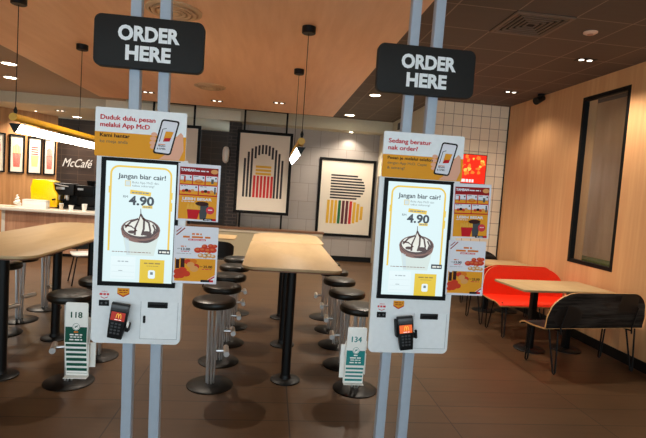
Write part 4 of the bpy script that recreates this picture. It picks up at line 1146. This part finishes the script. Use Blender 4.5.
# red lit screen on white tile wall
t = thing('wall_screen', 'lit red menu screen on the white tiled wall', 'screen', (3.355, 7.775, 1.94))
mb = MB(); mb.box((-0.235, -0.01, -0.01), (0.235, 0.024, 0.49), M['black']); mb.build('screen_case', t)
pr = Print(-0.0105, 0.0006)
pr.rect(-0.225, 0, 0.225, 0.48, S['red'], 0)
for k in range(26):
    a = random.uniform(-0.2, 0.2); b = random.uniform(0.16, 0.45); r_ = random.uniform(0.012, 0.04)
    pr.poly([(a+r_*random.uniform(0.6, 1.2)*math.cos(q), b+r_*random.uniform(0.6, 1.2)*math.sin(q)) for q in [2*PI*i/9 for i in range(9)]], random.choice([S['ored'], S['yy'], S['ored']]), 1)
pr.greek(-0.20, 0.04, 0.015, 0.05, S['wr'], 2, 0.06)
pr.build('display', t)
# white fixture on brick column
t = thing('wall_fixture', 'small white rounded fixture on the dark brick column', 'wall fixture', (-1.055, 10.66, 2.27))
mb = MB(); mb.lathe([(0.02, -0.18), (0.06, -0.14), (0.075, -0.02), (0.075, 0.10), (0.05, 0.17), (0.01, 0.19)], M['ivory'], 24); mb.build('shell', t)
mb = MB(); mb.box((-0.03, 0.03, -0.08), (0.033, 0.16, 0.08), M['ivory']); mb.build('wall_mount', t)

# ------------------------------------------------------------------ lights
def spot(x, y, z, e, ang=120, col=(1, 0.80, 0.58), r=0.05, blend=0.6):
    l = bpy.data.lights.new('spot_lamp', 'SPOT'); l.energy = e; l.spot_size = math.radians(ang); l.spot_blend = blend; l.color = col; l.shadow_soft_size = r
    o = bpy.data.objects.new('spot_lamp', l); C.objects.link(o); o.location = (x, y, z-0.012); return o
warm = (1, 0.87, 0.72)
SP = 3.0
for (x, y, z, e) in ((1.60, 7.86, 3.28, 60), (1.54, 10.1, 3.28, 60), (-4.10, 7.85, 3.24, 60), (-4.68, 9.02, 3.24, 110), (-5.57, 11.84, 3.02, 45), (-4.87, 12.39, 3.02, 60),
                     (-2.19, 8.45, 3.1, 40), (-1.07, 8.72, 3.1, 40), (0.03, 8.36, 3.1, 40), (3.34, 5.0, 3.28, 45), (3.30, 6.70, 3.28, 14),
                     (-1.22, 5.45, 3.1, 72), (1.45, 5.5, 3.28, 80), (-4.84, 11.38, 3.02, 50), (1.72, 10.86, 3.02, 12)):
    spot(x, y, z, e*SP, 130, warm)
lp_ = bpy.data.lights.new('added_window_fill', 'POINT'); lp_.energy = 14; lp_.color = (1, 0.86, 0.7); lp_.shadow_soft_size = 0.1  # unseen fill light added beyond the window to brighten the panel behind it
lo_ = bpy.data.objects.new('added_window_fill', lp_); C.objects.link(lo_); lo_.location = (WX+0.5, 8.3, 2.2)
world = bpy.data.worlds.new('world'); scene.world = world; world.use_nodes = True
bg = world.node_tree.nodes['Background']; bg.inputs['Color'].default_value = (0.75, 0.92, 1.0, 1); bg.inputs['Strength'].default_value = 1.95

# ------------------------------------------------------------------ camera
f, yaw, pitch, roll = 474.283, math.radians(6.35284), math.radians(3.48514), math.radians(3.98316)
cy_, sy_, cp, sp_ = math.cos(yaw), math.sin(yaw), math.cos(pitch), math.sin(pitch)
fwd = Vector((sy_*cp, cy_*cp, -sp_)); right = Vector((cy_, -sy_, 0)); up = right.cross(fwd)
r_ = right*math.cos(roll)+up*math.sin(roll); u_ = -right*math.sin(roll)+up*math.cos(roll)
cam = bpy.data.cameras.new('camera'); cam.sensor_width = 36; cam.lens = 36*f/646; cam.clip_start = 0.05
co = bpy.data.objects.new('camera', cam); C.objects.link(co)
co.matrix_world = Matrix(((r_.x, u_.x, -fwd.x, 0), (r_.y, u_.y, -fwd.y, 0), (r_.z, u_.z, -fwd.z, 1.65), (0, 0, 0, 1)))
scene.camera = co
scene.view_settings.view_transform = 'Standard'; scene.view_settings.look = 'None'; scene.view_settings.gamma = 1
scene.view_settings.use_curve_mapping = False
scene.view_settings.exposure = 0.4
